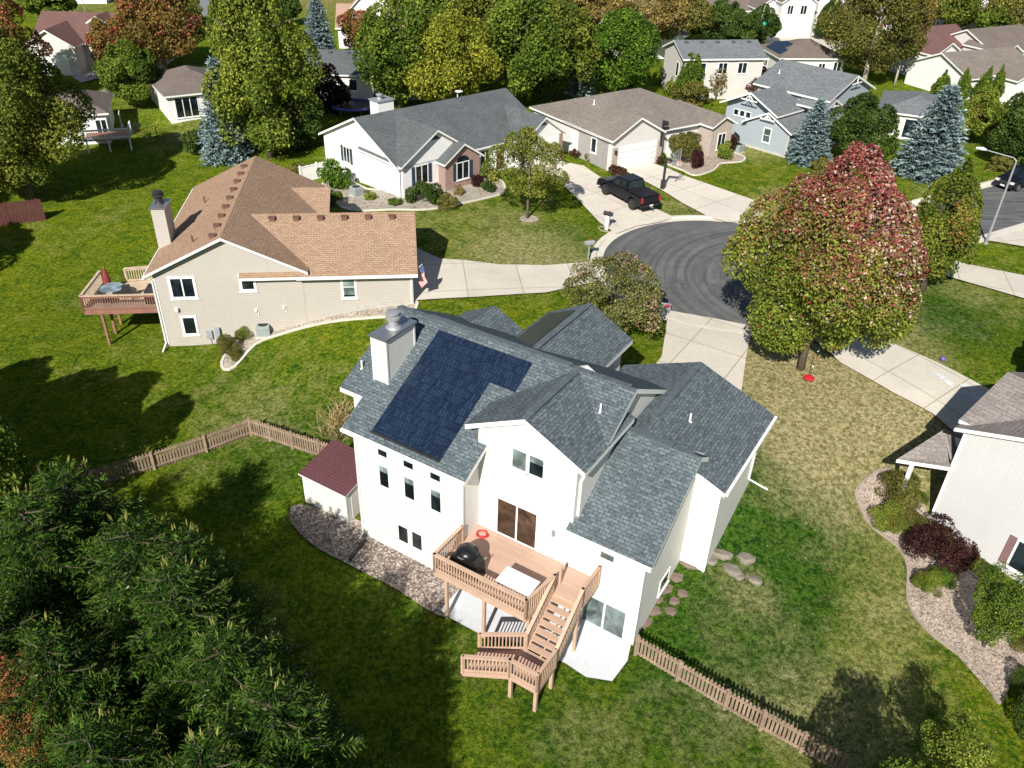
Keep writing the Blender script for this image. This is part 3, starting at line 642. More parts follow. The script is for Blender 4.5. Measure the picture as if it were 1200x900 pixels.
# ------------------------------------------------------------------ the main house
def pipe(parent, p, h=.4, r=.045, mat='pale_wood'):
    B = MB(); B.tube([p, (p[0], p[1], p[2]+h)], r, 8); B.lathe((p[0], p[1], p[2]-.05), [(.13, 0), (.10, .06), (.055, .1)], 10); return B.build('vent_pipe', 'trim', parent)
def main_house():
    t = thing('white_house', 'white two storey house with slate blue roof and dark solar shingles, deck at its back', 'house', (MX, MY, 0), MYAW)
    ZR, BR, S = 9.40, 5.23, .559
    zr_ = lambda b: ZR-(BR-b)*S
    W = MB()
    prof = lambda b: ZR-abs(b-BR)*S-.26
    def slab_wall(a0, a1, b0, b1, zb): W.prism([(a0,b0,zb),(a0,b1,zb),(a0,b1,prof(b1)),(a0,BR,prof(BR)),(a0,b0,prof(b0))], (a1-a0,0,0))
    slab_wall(0, 5.65, 0, 5.4, -.4); slab_wall(-1.3, 10.2, 1.5, 9.4, -.4)
    gwall(W, 'b', 1.23, 6.0, 7.84, 9.38, 2.25, .5, -.4)
    W.prism([(9.2,1.232,-.4),(9.2,8,-.4),(9.2,8,5.9),(9.2,4.95,7.33),(9.2,1.232,7.33-3.72*.657)], (13.28-9.2,0,0))
    gwall(W, 'b', 5.9, 11.3, 10.95, 7.55, 3.45, .405, -.2)
    gwall(W, 'b', 7.5, 12.2, 4.65, 8.3, 2.1, .53, 1)
    gwall(W, 'b', 8, 10.4, 0.1, 7.5, 1.5, .5, 1)
    W.build('wall', 'white_siding', t)
    P = []
    P.append([(-1.7,1.12,zr_(1.12)), (-.4,1.12,zr_(1.12)), (-.4,-.3,zr_(-.3)), (6.0,-.3,zr_(-.3)), (6.0,1.6,zr_(1.6)), (9.6,2.6,zr_(2.6)), (10.48,2.75,zr_(2.75)), (10.48,BR,ZR), (-1.6,BR,ZR)])
    P.append([(-1.6,BR,ZR), (10.48,BR,ZR), (10.48,9.7,ZR-(9.7-BR)*S), (-1.7,9.7,ZR-(9.7-BR)*S)])
    P += gable('b', .93, 5.2, 7.84, 9.38, 2.7, .5)
    zl = 4.91; RB, RZ = 4.95, 7.55; s4 = (RZ-zl)/(RB-.93)
    P.append([(9.95,.93,zl), (13.63,.93,zl), (13.63,RB,RZ), (8.3,RB,RZ), (8.3,3.4,zl+s4*2.47), (9.95,3.4,zl+s4*2.47)])
    P.append([(8.3,RB,RZ), (13.63,RB,RZ), (13.63,5.9,RZ-.95*s4), (8.3,5.9,RZ-.95*s4)])
    gz = lambda a: 7.55-abs(a-10.95)*.405
    P += [[(10.95,4.95,7.55),(10.95,11.7,7.55),(14.73,11.7,gz(14.73)),(14.73,5.21,gz(14.73)),(13.64,5.21,gz(13.64)),(12.6,4.95,gz(12.6))], [(10.95,4.95,7.55),(10.95,11.7,7.55),(7.17,11.7,6.02),(7.17,4.95,6.02)]]
    P += gable('b', 5.9, 12.6, 4.65, 8.3, 2.45, .53); P += gable('b', 7.2, 10.85, 0.1, 7.5, 1.9, .5)
    rf = roofs(t, P, 'slate_roof', t=.23)
    def cap(p, q, up=.02, w=.26):
        B = MB(); p, q = Vector(p), Vector(q); d = q-p; n = max(2, int(d.length/.28)); rr = random.Random(3)
        for k in range(n): B.bar(p+d*(k/n)+Vector((0,0,up-.015*(k%2))), p+d*((k+.97)/n)+Vector((0,0,up)), w, .05)
        return B.build('ridge_cap', 'slate_cap', rf)
    cap((-1.5,BR,ZR-.02), (10.2,BR,ZR-.02)); cap((7.84,1.0,9.36), (7.84,5.0,9.36)); cap((10.95,6.4,7.53), (10.95,11.6,7.53)); cap((4.65,6.9,8.28), (4.65,12.4,8.28)); cap((8.9,RB,RZ-.02), (13.3,RB,RZ-.02))
    for p, q in (((7.84,1.35,9.36),(7.84,4.5,9.36)), ((.2,BR,ZR-.02),(7.5,BR,ZR-.02)), ((10.95,7.6,7.53),(10.95,11,7.53)), ((4.65,7.5,8.28),(4.65,11.9,8.28)), ((9.2,RB,RZ-.02),(12.4,RB,RZ-.02))):
        B = MB(); B.bar(Vector(p)+Vector((0,0,.06)), Vector(q)+Vector((0,0,.06)), .30, .07); B.build('ridge_vent', 'slate_cap', rf)
    # solar shingles on the rear slope, standing a little proud
    def pv(name, pts, mat, zf, label, th_=.05):
        q = [(a, b, zf(a, b)+th_) for a, b in pts]; B = MB(); B.face(q, 0, plane_uv(q)); n = len(q)
        for i in range(n):
            j = (i+1) % n; B.face([q[i], q[j], (q[j][0],q[j][1],q[j][2]-.09), (q[i][0],q[i][1],q[i][2]-.09)])
        o = B.build(name, mat, rf); o['label'] = label; return o
    pv('solar_array', [(1.0,.05),(4.55,.05),(4.62,3.5),(5.88,3.5),(5.88,4.78),(1.05,4.78)], 'solar', lambda a, b: zr_(b), 'dark navy solar shingles in an L shape')
    pv('solar_array', [(2.5,8.0),(4.2,7.6),(4.2,11.8),(2.5,12.2)], 'dark_solar', lambda a, b: 8.3-(4.65-a)*.53, 'dark green glinting solar shingles')
    B = MB(); B.bar((1.0,-.02,zr_(0)+.03), (4.55,-.02,zr_(0)+.03), .1, .07); B.build('array_edge', 'dark_metal', rf)
    # chimney
    B = MB(); B.box(-.42, .38, 1.95, 3.9, 6.6, 9.72); ch = B.build('chimney', 'white_siding', rf)
    B = MB(); B.box(-.5, .46, 1.87, 3.98, 9.72, 9.82); B.build('chimney_cap', 'steel', ch)
    for x0, y0 in ((-.44, 1.93), (.30, 1.93), (.30, 3.82), (-.44, 3.82)): B = MB(); B.box(x0, x0+.1, y0, y0+.1, 6.5, 9.71); B.build('corner_board', 'trim', ch)
    B = MB(); B.lathe((-.02, 3.0, 9.82), [(.36,0),(.30,.08),(.24,.12),(.24,.42),(.34,.44),(.34,.56),(.16,.62),(.30,.66),(.30,.74),(.02,.78)], 16); B.build('flue', 'grey_metal', ch, smooth=False)
    for p in ((-1.3,2.2,7.65), (9.55,3.95,8.62), (12.1,7.6,7.05)): pipe(rf, p, .42)
    # windows
    R1 = ((1,0), (0,-1))
    for a, w in ((1.32,.48), (2.69,.5), (4.08,.5)):
        window(t, (a, 0), *R1, w, 5.44, 5.85, fw=.07); window(t, (a, 0), *R1, w, 3.76, 4.87, blind=.28, fw=.07, rails=0)
    window(t, (2.2, 0), *R1, .52, .97, 1.88, fw=.07); window(t, (2.97, 0), *R1, .52, .97, 1.88, fw=.07)
    window(t, (7.24,1.23), *R1, .62, 6.69, 7.59, blind=.97, fw=.07); window(t, (8.02,1.23), *R1, .62, 6.69, 7.59, blind=.35, fw=.07)
    window(t, (11.42,1.23), *R1, .58, 4.04, 4.43, fw=.06, pane='pale_pane')
    window(t, (13.28, 3.6), (0,1), (1,0), .9, .95, 1.6, fw=.1, label='small side window')
    d = window(t, (6.62,1.23), *R1, 1.86, 2.86, 4.72, mull=1, fw=.08, name='sliding_door', pane='brown_pane')
    B = MB(); B.box(7.62, 7.65, 1.12, 1.15, 3.6, 3.9); B.build('handle', 'grey_metal', d)
    d = window(t, (10.95,1.23), *R1, 1.86, .08, 1.68, mull=1, fw=.08, name='sliding_door', pane='pale_pane')
    B = MB(); B.box(11.95, 11.98, 1.12, 1.15, .8, 1.05); B.build('handle', 'grey_metal', d)
    # gutters, downspouts, corner boards
    for p, q in (((-.4,-.36,zr_(-.3)-.08), (6.0,-.36,zr_(-.3)-.08)), ((9.95,.87,zl-.08), (13.63,.87,zl-.08)), ((14.79,5.25,5.95), (14.79,11.7,5.95))): B = MB(); B.bar(p, q, .12, .13); B.build('gutter', 'trim', rf)
    for p in ([(.06,-.34,6.2),(.06,-.06,5.9),(.06,-.06,.3),(.06,-.35,.12)], [(14.72,10.6,5.9),(14.46,10.6,5.5),(14.46,10.6,2.95),(15.4,10.6,2.75)]):
        B = MB(); B.tube(p, .05, 6); B.build('downspout', 'trim', t)
    B = MB(); B.bar((.35,-.3,.14), (.55,-1.55,.1), .14, .12); B.build('drain_pipe', 'dark_metal', t)
    for a, b, z0, z1 in ((-.02,-.02,-.2,6.15), (5.57,-.02,-.2,6.15), (13.2,1.21,-.2,4.85), (14.33,5.88,.6,5.95)): B = MB(); B.box(a, a+.11, b, b+.11, z0, z1); B.build('corner_board', 'trim', t)
    B = MB(); B.box(9.25, 9.37, 1.12, 1.22, 4.05, 4.32); B.build('wall_lamp', 'grey_metal', t)
    B = MB(); B.box(7.85, 7.98, 1.18, 1.22, 5.7, 5.83); B.build('wall_vent', 'trim', t)
    B = MB()
    for k in range(4): B.box(-.03+k*.001, 14.42, 11.28, 11.36, 2.9, 5.2) if k == 0 else None
    B = MB(); B.box(8.6, 13.3, 11.3, 11.36, 2.75, 5.0); B.build('garage_door', 'trim', t)
    return t
main_house()

def rail(B, p, q, z0, z1, mat=0, pitch=.13, posts=True, dz=0.):
    """picket railing between plan points; dz: rise from p to q"""
    p, q = Vector((p[0], p[1], 0)), Vector((q[0], q[1], 0)); d = q-p; L = d.length; Z = Vector((0,0,1)); ez = lambda t: Z*(dz*t)
    B.bar(p+Z*z1, q+Z*z1+ez(1), .14, .04); B.bar(p+Z*(z1-.09), q+Z*(z1-.09)+ez(1), .04, .09); B.bar(p+Z*(z0+.1), q+Z*(z0+.1)+ez(1), .04, .09)
    n = max(1, int(L/pitch))
    for k in range(n):
        w = p+d*((k+.5)/n)+ez((k+.5)/n); B.bar(w+Z*(z0-.12), w+Z*(z1-.05), .045, .045)
    if posts:
        for w in (p, q+ez(1)): B.bar(w+Z*(z0-.1), w+Z*(z1+.02), .1, .1)
def main_deck():
    t = thing('wooden_deck', 'tan timber deck with stairs down to a landing behind the white house', 'deck', (MX, MY, 0), MYAW)
    F = 2.75; B = MB()
    q = [(5.68,-2.0),(10.0,-2.0),(10.25,-.3),(11.5,-.3),(11.5,1.2),(5.68,1.2)]
    pts = [(a, b, F) for a, b in q]; B.face(pts, 0, plane_uv(pts)); B.build('deck_floor', 'decking', t)
    B = MB()
    for i in range(len(q)):
        j = (i+1) % len(q); B.bar((q[i][0], q[i][1], F-.15), (q[j][0], q[j][1], F-.15), .05, .28)
    for k in range(9): B.bar((6.0+k*.45, -1.95, F-.2), (6.0+k*.45, 1.2, F-.2), .05, .2)
    B.build('joists', 'deck_wood', t)
    for p, r_ in (((5.7,-2.0),(5.7,-.05)), ((5.7,-2.0),(10.0,-2.0)), ((10.0,-2.0),(10.25,-.3))):
        B = MB(); rail(B, p, r_, F, F+.9); B.build('railing', 'deck_wood', t)
    B = MB(); rail(B, (11.5,1.1), (11.5,-.3), F, F+.9); rail(B, (11.5,-.3), (11.52,-2.2), F, F+.9, dz=-1.5); rail(B, (11.52,-2.2), (11.52,-3.55), 1.2, 2.15); B.build('railing', 'deck_wood', t)
    B = MB(); B.bar((10.25,.2,F-.1), (10.25,.2,F+.92), .1, .1); rail(B, (10.25,-.3), (10.22,-2.2), F, F+.9, dz=-1.5); B.build('railing', 'deck_wood', t)
    st = MB(); n = 8
    for k in range(1, n):
        z = F-k*1.55/n; b = -.3-(k-1)*1.9/(n-1); st.box(10.28, 11.46, b-.29, b-.02, z-.05, z)
    st.bar((10.26,-.3,F-.3), (10.26,-2.3,1.05), .05, .26); st.bar((11.48,-.3,F-.3), (11.48,-2.3,1.05), .05, .26)
    st.bar((10.87,-.3,F-.32), (10.87,-2.3,1.03), .05, .2)
    st.build('stairs', 'deck_wood', t)
    q = [(11.52,-2.2),(11.52,-3.55),(10.3,-3.55),(8.75,-4.4),(8.7,-3.2),(10.2,-2.2)]; L = MB(); pts = [(a, b, 1.2) for a, b in q]; L.face(pts, 0, plane_uv(pts))
    for i in range(len(q)):
        j = (i+1) % len(q); L.bar((q[i][0], q[i][1], 1.08), (q[j][0], q[j][1], 1.08), .05, .22)
    L.build('landing', 'decking', t)
    for a, b in (((11.52,-3.55),(10.3,-3.55)), ((10.3,-3.55),(8.75,-4.4)), ((10.2,-2.2),(8.7,-3.2))):
        B = MB(); rail(B, a, b, 1.2, 2.1); B.build('railing', 'deck_wood', t)
    for a, b, z in ((6.1,-1.75,F-.3),(7.95,-1.75,F-.3),(10.0,-1.75,F-.3),(11.4,-.35,F-.3),(10.35,-3.5,1.0),(11.46,-3.5,1.0),(11.46,-2.3,1.0),(8.85,-3.3,1.0)):
        B = MB(); x, y = fr(MYAW, MX, MY, a, b); B.bar((a, b, H(x, y)-.2), (a, b, z), .13, .13); B.build('post', 'deck_wood', t)
main_deck()
def on_deck(name, label, cat, a, b, rz=0):
    x, y = mh(a, b); return thing(name, label, cat, (x, y, 2.752), MYAW+rz)
# grill under a black cover
t = on_deck('barbecue_grill', 'covered black barbecue grill with round kettle on the deck', 'grill', 6.75, -1.2)
B = MB(); B.prism([(-.75,-.35,.02),(.75,-.35,.02),(.62,-.25,.62),(.32,-.18,.78),(-.32,-.18,.78),(-.62,-.25,.62)], (0,.55,0)); B.build('cover', 'black_paint', t)
B = MB(); B.lathe((0,.0,.62), [(.12,0),(.36,.08),(.45,.22),(.47,.34),(.40,.46),(.24,.56),(.02,.60)], 18); k = B.build('kettle', 'black_paint', t, smooth=True)
B = MB(); B.tube([(-.12,-.44,.98),(-.1,-.5,1.0),(.1,-.5,1.0),(.12,-.44,.98)], .018, 6); B.build('lid_handle', 'steel', k)
B = MB(); B.tube([(.55,-.2,.55),(.62,.45,.62)], .02, 6); B.build('side_handle', 'pale_wood', t)
B = MB(); [B.tube([(x_, y_, 0), (x_*.8, y_*.6, .62)], .025, 6) for x_, y_ in ((-.35,-.25),(.35,-.25),(0,.3))]; B.build('leg', 'dark_metal', t)
t = on_deck('patio_table', 'white topped rectangular table by the stair rail of the deck', 'table', 9.15, -1.25)
B = MB(); B.box(-.75,.75,-.45,.45,.70,.76); B.build('table_top', 'trim', t)
for x_, y_ in ((-.65,-.36),(.65,-.36),(.65,.36),(-.65,.36)): B = MB(); B.box(x_-.03,x_+.03,y_-.03,y_+.03,0,.70); B.build('leg', 'grey_metal', t)
t = on_deck('garden_hose', 'red garden hose coiled in the corner of the deck', 'hose', 6.15, .75)
B = MB(); B.tube([((.28-.012*(i/12))*math.cos(i*.42)*(1+.1*math.sin(i*1.3)), (.25-.01*(i/12))*math.sin(i*.42)*(1+.1*math.cos(i*.9)), .02+.0009*i) for i in range(78)], .017, 5); B.build('coil', 'red_plastic', t, smooth=True)
t = on_deck('candle_lantern', 'small dark lantern standing beside the white table on the deck', 'lantern', 10.0, -.95)
B = MB(); B.lathe((0,0,0), [(.08,0),(.08,.03),(.05,.05),(.05,.22),(.09,.25),(.03,.33),(.01,.36)], 8); B.build('body', 'dark_metal', t); B = MB(); B.tube([(-.04,0,.34),(0,0,.44),(.04,0,.34)], .008, 5); B.build('handle', 'steel', t)
# shed
t = thing('garden_shed', 'white lean-to garden shed with maroon metal roof beside the white house', 'shed', (*mh(-2.4, 1.15), 0), MYAW)
B = MB(); B.prism([(-1.32,-1.05,-.2),(-1.32,1.2,-.2),(-1.32,1.2,2.32),(-1.32,-1.05,1.86)], (2.7,0,0)); B.build('wall', 'plain_white', t)
roofs(t, [[(-1.45,-1.18,1.98),(1.48,-1.18,1.98),(1.48,1.3,2.5),(-1.45,1.3,2.5)]], 'metal_maroon', 'trim', .08)
for x_ in (-1.33, 1.29): B = MB(); B.box(x_, x_+.1, -1.07, -.97, -.1, 1.86); B.build('corner_board', 'trim', t)
B = MB(); B.box(1.375,1.40,-.7,.6,.1,1.75); B.build('door', 'plain_white', t)
M('foundation', (.25,.15,.11)); B = MB(); B.box(-1.30,1.36,-1.03,1.18,-.3,.06); B.build('sill', 'foundation', t)

# ------------------------------------------------------------------ the tan house
def box_vent(parent, p, mat='brown_vent'):
    B = MB(); B.obox((p[0]-.17,p[1]-.17,p[2]-.05), (.34,0,0), (0,.34,0), (0,0,.2)); B.obox((p[0]-.21,p[1]-.21,p[2]+.15), (.42,0,0), (0,.42,0), (0,0,.04)); return B.build('roof_vent', mat, parent)
M('brown_vent', (.16,.085,.06)); M('grey_vent', (.10,.105,.11))
def tan_house():
    t = thing('tan_house', 'tan house with brown shingle roof and small high deck on its left', 'house', (TX, TY, 0), TYAW)
    S = .486; W = MB()
    gwall(W, 'b', 0, 14.2, 4.35, 7.6, 4.35, S, -.5); gwall(W, 'a', 8.68, 15.35, 4.43, 7.13, 4.43, .446, -.3)
    gwall(W, 'b', 9, 9.1, 0, 0, 0, 0, 0) if False else None
    W.box(8.0, 9.3, 8.8, 13.6, 1, 4.9); W.build('wall', 'tan_siding', t)
    P = gable('b', -.4, 14.6, 4.35, 7.6, 4.75, S)+gable('a', 5.0, 15.7, 4.43, 7.13, 4.83, .446, 4.83)
    P += gable('a', 4.6, 9.8, 11.4, 6.3, 3.2, .40)
    rf = roofs(t, P, 'tan_roof')
    for k in range(9): box_vent(rf, (3.75, .4+k*1.55, 7.6-.6*S))
    for k in range(6): box_vent(rf, (6.7+k*1.5, 3.95, 7.13-.48*.446))
    for p in ((2.3,1.4,6.6), (1.6,8.8,6.25)): B = MB(); B.tube([p, (p[0],p[1],p[2]+.45)], .06, 8); B.build('vent_pipe', 'brown_vent', rf)
    B = MB(); B.box(-.35, .45, 3.4, 4.9, .1, 7.95); ch = B.build('chimney', 'tan_siding', rf)
    B = MB(); B.box(-.42, .52, 3.33, 4.97, 7.95, 8.05); B.build('chimney_cap', 'steel', ch)
    B = MB(); B.lathe((.05,4.15,8.05), [(.3,0),(.22,.1),(.22,.45),(.36,.47),(.36,.58),(.12,.64),(.3,.68),(.3,.76),(.02,.8)], 14); B.build('flue', 'dark_metal', ch)
    F = ((1,0),(0,-1))
    window(t, (.95,0), *F, 1.28, 3.68, 4.88, mull=1, fw=.16); window(t, (5.08,0), *F, .68, 4.08, 4.92, fw=.16); window(t, (11.1,0), *F, .68, 3.38, 4.72, fw=.14, blind=.9, rails=1); window(t, (1.2,0), *F, .68, 1.12, 2.22, fw=.14)
    for p, q in (((-.46,-.4,5.12), (-.46,14.6,5.12)), ((8.4,-.46,4.88), (15.7,-.46,4.88))): B = MB(); B.bar(p, q, .12, .13); B.build('gutter', 'trim', rf)
    for pts in ([(-.4,-.3,5.1),(-.07,-.08,4.85),(-.07,-.08,.55),(-.15,-.8,.3)], [(15.28,-.4,4.8),(15.28,-.06,4.6),(15.28,-.06,2.8)]): B = MB(); B.tube(pts, .055, 6); B.build('downspout', 'trim', t)
    for a, z0, z1 in ((-.03,-.2,5.0),(15.27,2,4.8)): B = MB(); B.box(a,a+.11,-.03,.08,z0,z1); B.build('corner_board', 'trim', t)
    M('meter_box', (.30,.33,.36), .5)
    B = MB(); B.box(2.45,2.8,-.14,0,.75,1.3); B.box(3.0,3.3,-.2,0,.6,1.5); B.box(2.62,2.68,-.05,0,.2,.75); B.build('meter_box', 'meter_box', t)
    for a, z in ((5.6,2.55),(7.3,2.7)): B = MB(); B.box(a, a+.12, -.12, 0, z, z+.18); B.tube([(a+.2,-.03,z+.2),(a+.2,-.03,z-.3)], .03, 5); B.build('wall_fitting', 'trim', t)
    B = MB(); B.lathe((1.0,-.12,2.75), [(.02,0),(.12,.02),(.12,.2),(.03,.24)], 8); B.build('wall_lamp', 'trim', t)
    B = MB(); B.box(6.2,15.34,-.02,0,.8,2.95) ; M('foundation_grey', (.42,.40,.36), .8); B.build('foundation', 'foundation_grey', t) if False else None
    B = MB(); B.prism([(7.1,-.03,.7),(15.34,-.03,2.2),(15.34,-.03,2.95),(13.2,-.03,2.95),(13.2,-.03,2.72),(11.2,-.03,2.72),(11.2,-.03,2.4),(9.4,-.03,2.4),(9.4,-.03,1.9),(7.8,-.03,1.5)], (0,.035,0)); B.build('foundation', 'foundation_grey', t)
    B = MB(); B.box(15.34,15.40,1.2,6.4,2.85,5.0); B.build('garage_door', 'trim', t)
    # high deck
    d = thing('raised_deck', 'small raised deck with rusty red sides beside the tan house', 'deck', (TX, TY, 0), TYAW)
    F = 2.75; B = MB(); pts = [(-4.55,.35,F),(-.05,.35,F),(-.05,4.6,F),(-4.4,3.9,F)]; B.face(pts, 0, plane_uv(pts)); B.build('deck_floor', 'pale_wood', d)
    B = MB()
    for i in range(4): B.bar(Vector(pts[i])-Vector((0,0,.16)), Vector(pts[(i+1) % 4])-Vector((0,0,.16)), .05, .28)
    B.build('joists', 'red_wood', d)
    for p, q, m in (((-4.55,.35),(-.1,.35),'red_wood'), ((-4.55,.35),(-4.4,3.9),'pale_wood'), ((-3.0,4.15),(-.1,4.55),'pale_wood')):
        B = MB(); rail(B, p, q, F, F+.92, pitch=.14); o = B.build('railing', m, d)
        B = MB(); B.bar((p[0],p[1],F+.96), (q[0],q[1],F+.96), .17, .04); B.build('handrail', 'pale_wood', o)
    for a, b in ((-3.65,.5),(-3.66,1.9),(-3.68,3.2)): B = MB(); x, y = th(a, b); B.bar((a,b,H(x,y)-.2), (a,b,F-.1), .14, .14); B.build('post', 'red_wood', d)
    B = MB(); B.bar((-3.4,4.1,F), (-4.2,5.6,1.4), .9, .06); B.build('stairs', 'red_wood', d)
    for k, (nm, lb, a, b) in enumerate((('patio_table','round glass table on the raised deck of the tan house',-3.2,1.9),)):
        x, y = th(a, b); q = thing(nm, lb, 'table', (x, y, F), TYAW)
        B = MB(); B.lathe((0,0,.7), [(.70,0),(.70,.03)], 24); glass('glass_top', (.25,.33,.37), .1); B.build('table_top', 'glass_top', q)
        B = MB(); B.tube([(0,0,0),(0,0,.7)], .05, 8); B.lathe((0,0,0), [(.28,0),(.26,.05),(.05,.1)], 12); B.build('pedestal', 'grey_metal', q)
    x, y = th(-3.75, 2.9); q = thing('parasol', 'folded red parasol on the raised deck', 'parasol', (x, y, F), TYAW); B = MB(); B.tube([(0,0,0),(0,0,1.7)], .025, 6); B.build('pole', 'grey_metal', q)
    B = MB(); B.lathe((0,0,.5), [(.05,0),(.24,.08),(.2,.5),(.1,.95),(.02,1.1)], 10); M('canopy_red', (.22,.035,.035), .8); B.build('canopy', 'canopy_red', q)
    for k, (a, b, rz, lb) in enumerate(((-2.2,1.5,.4,'dark wire deck chair right of the glass table'),(-3.3,1.0,2.2,'dark wire deck chair in front of the glass table'))):
        x, y = th(a, b); q = thing('deck_chair', lb, 'chair', (x, y, F), TYAW+rz, 'chairs on the raised deck')
        B = MB(); B.box(-.25,.25,-.25,.25,.40,.44); B.build('seat', 'dark_metal', q)
        B = MB(); B.obox((-.25,.22,.44), (.5,0,0), (0,.03,0), (0,.1,.5)); B.build('backrest', 'dark_metal', q)
        for i_, j_ in ((-.22,-.22),(.22,-.22),(.22,.22),(-.22,.22)): B = MB(); B.tube([(i_,j_,0),(i_,j_,.4)], .015, 5); B.build('leg', 'dark_metal', q)
    x, y = th(-.7, 1.2); q = thing('covered_grill', 'dark covered grill against the wall on the raised deck', 'grill', (x, y, F), TYAW); B = MB(); B.prism([(-.4,-.3,0),(.4,-.3,0),(.36,-.26,.8),(.15,-.2,1.1),(-.15,-.2,1.1),(-.36,-.26,.8)], (0,.55,0)); B.build('cover', 'dark_metal', q)
tan_house()
# flag on the tan house
M('flag_red', (.50,.03,.05)); M('flag_white', (.78,.78,.78)); M('flag_blue', (.03,.05,.20))
t = thing('wall_flag', 'red and white striped flag with starred blue canton at the corner of the tan house', 'flag', (*th(15.45, .6), 4.6), TYAW)
B = MB(); B.tube([(0,0,0),(.55,-.35,.75)], .02, 6); B.build('pole', 'trim', t)
B = MB(); Pq = lambda u_, v_: Vector((.16,-.10,.22)).lerp(Vector((.55,-.35,.75)), v_)+Vector((.28*u_+.05*math.sin(u_*7), -.2*u_+.05*math.sin(u_*7+v_*2), -1.15*u_))
nst = 13
for i in range(nst):
    for j in range(10):
        v0, v1 = 1-i/nst, 1-(i+1)/nst; u0, u1 = j/10, (j+1)/10; mi = 2 if (j < 4 and i < 7) else (i % 2)
        B.face([Pq(u0,v0),Pq(u1,v0),Pq(u1,v1),Pq(u0,v1)], mi)
for r_ in range(5):
    for c_ in range(6):
        o = Pq(.03+.062*c_, 1-(r_+.7)/10.5)+Vector((.0,-.012,0)); B.face([o+Vector((.018*math.cos(k*2.513+1.57),0,.018*math.sin(k*2.513+1.57))) for k in range(5)], 1)
B.build('flag_cloth', ['flag_red','flag_white','flag_blue'], t, recalc=False)
# ------------------------------------------------------------------ the other houses
def shutters(t, a, b, w, z0, z1, mat, u=(1,0), n=(0,-1)):
    for s in (-.42, w+.12):
        B = MB(); B.obox((a+u[0]*s, b+u[1]*s, z0-.05), (u[0]*.3, u[1]*.3, 0), (n[0]*.05, n[1]*.05, 0), (0,0,z1-z0+.1)); B.build('shutter', mat, t)
M('navy_shutter', (.03,.045,.075), .5); M('mauve_shutter', (.22,.13,.13), .5); M('ac_green', (.30,.36,.34), .5)
def ac_unit(label, P, rz=0, s=.8):
    t = thing('air_conditioner', label, 'air conditioner', P, rz); B = MB(); h_ = .75
    B.box(-s/2,s/2,-s/2,s/2,.05,h_); B.build('casing', 'ac_green', t)
    B = MB(); B.box(-s/2-.05,s/2+.05,-s/2-.05,s/2+.05,-.1,.06); B.build('base', 'kerb_concrete', t)
    B = MB(); B.lathe((0,0,h_), [(s*.4,0),(s*.4,.02),(.06,.03)], 16); [B.bar((-s*.4*math.cos(k*.52), -s*.4*math.sin(k*.52), h_+.03), (s*.4*math.cos(k*.52), s*.4*math.sin(k*.52), h_+.03), .02, .02) for k in range(6)]; B.build('fan_grille', 'dark_metal', t)
    B = MB(); [B.box(-s/2-.012,s/2+.012,-s/2-.012,s/2+.012,.14+k*.09,.17+k*.09) for k in range(6)]; B.build('louvre', 'grey_metal', t)
ac_unit('green grey air conditioner at the foot of the tan house wall', G(310,392), TYAW, .8)
t = thing('white_ranch_house', 'white single storey house with grey roof and small brick gable', 'house', (-9.62, 64.06, 3.0), R(43.7)); W = MB(); S3 = .454
gwall(W, 'a', 0, 16.05, 5.54, 5.2, 5.54, S3, -1.2); gwall(W, 'b', -.3, 5, 3.53, 5.0, 3.4, .62, -.5); gwall(W, 'b', -1.3, 5, 14.72, 4.4, 2.5, .66, -.5); W.build('wall', 'snow_siding', t)
W = MB(); gwall(W, 'b', -1.22, 3, 5.59, 3.74, 1.85, .64, -.5); k = W.build('brick_front', 'brick', t)
P = gable('a', -.35, 16.4, 5.54, 5.2, 5.84, S3)+gable('b', -.65, 5.5, 3.53, 5.0, 3.75, .62)+gable('b', -1.5, 4, 5.59, 3.74, 2.13, .64)+gable('b', -1.65, 5.5, 14.72, 4.4, 2.78, .66)
rf = roofs(t, P, 'grey_roof')
def brick_uv(o):
    me = o.data; l = me.uv_layers.new(name='UVMap')
    for p in me.polygons:
        n = p.normal; u = Vector((0,0,1)).cross(n); u = u.normalized() if u.length > .1 else Vector((1,0,0)); v = n.cross(u)
        for li in p.loop_indices: c_ = me.vertices[me.loops[li].vertex_index].co; l.data[li].uv = (c_.dot(u), c_.dot(v))
brick_uv(k)
F = ((1,0),(0,-1))
window(t, (0,7.95), (0,-1), (-1,0), .85, .95, 2.2, mull=1, fw=.08); shutters(t, 0, 7.95, .85, .95, 2.2, 'navy_shutter', (0,-1), (-1,0))
window(t, (1.45,-.3), *F, 1.15, .85, 2.3, mull=1); shutters(t, 1.45, -.3, 1.15, .85, 2.3, 'navy_shutter')
window(t, (4.98,-1.22), *F, 1.2, .75, 2.1, mull=1); shutters(t, 4.98, -1.22, 1.2, .75, 2.1, 'navy_shutter')
B = MB(); B.prism([(5.58+.66*math.cos(a), -1.26, 2.18+.5*math.sin(a)) for a in np.linspace(0, math.pi, 11)], (0,.05,0)); B.build('arched_window', 'pane', t)
for a, z, b, m_ in ((3.53,4.4,-.33,'pane'),(14.72,3.85,-1.33,'pane')): B = MB(); B.prism([(a-.45,b,z-.25),(a+.45,b,z-.25),(a,b,z+.12)], (0,.04,0)); B.build('gable_vent', 'navy_shutter', t)
window(t, (8.6,0), *F, 1.0, 1.0, 2.1, mull=1); window(t, (10.4,0), *F, .9, .1, 2.1, name='door', pane='brown_pane')
B = MB(); B.box(12.5,16.9,-1.36,-1.3,.05,2.3); B.build('garage_door', 'trim', t)
for a in (12.25, 17.0): B = MB(); B.box(a-.25,a+.2,-1.40,-1.28,-.2,2.5); brick_uv(B.build('brick_pier', 'brick', t))
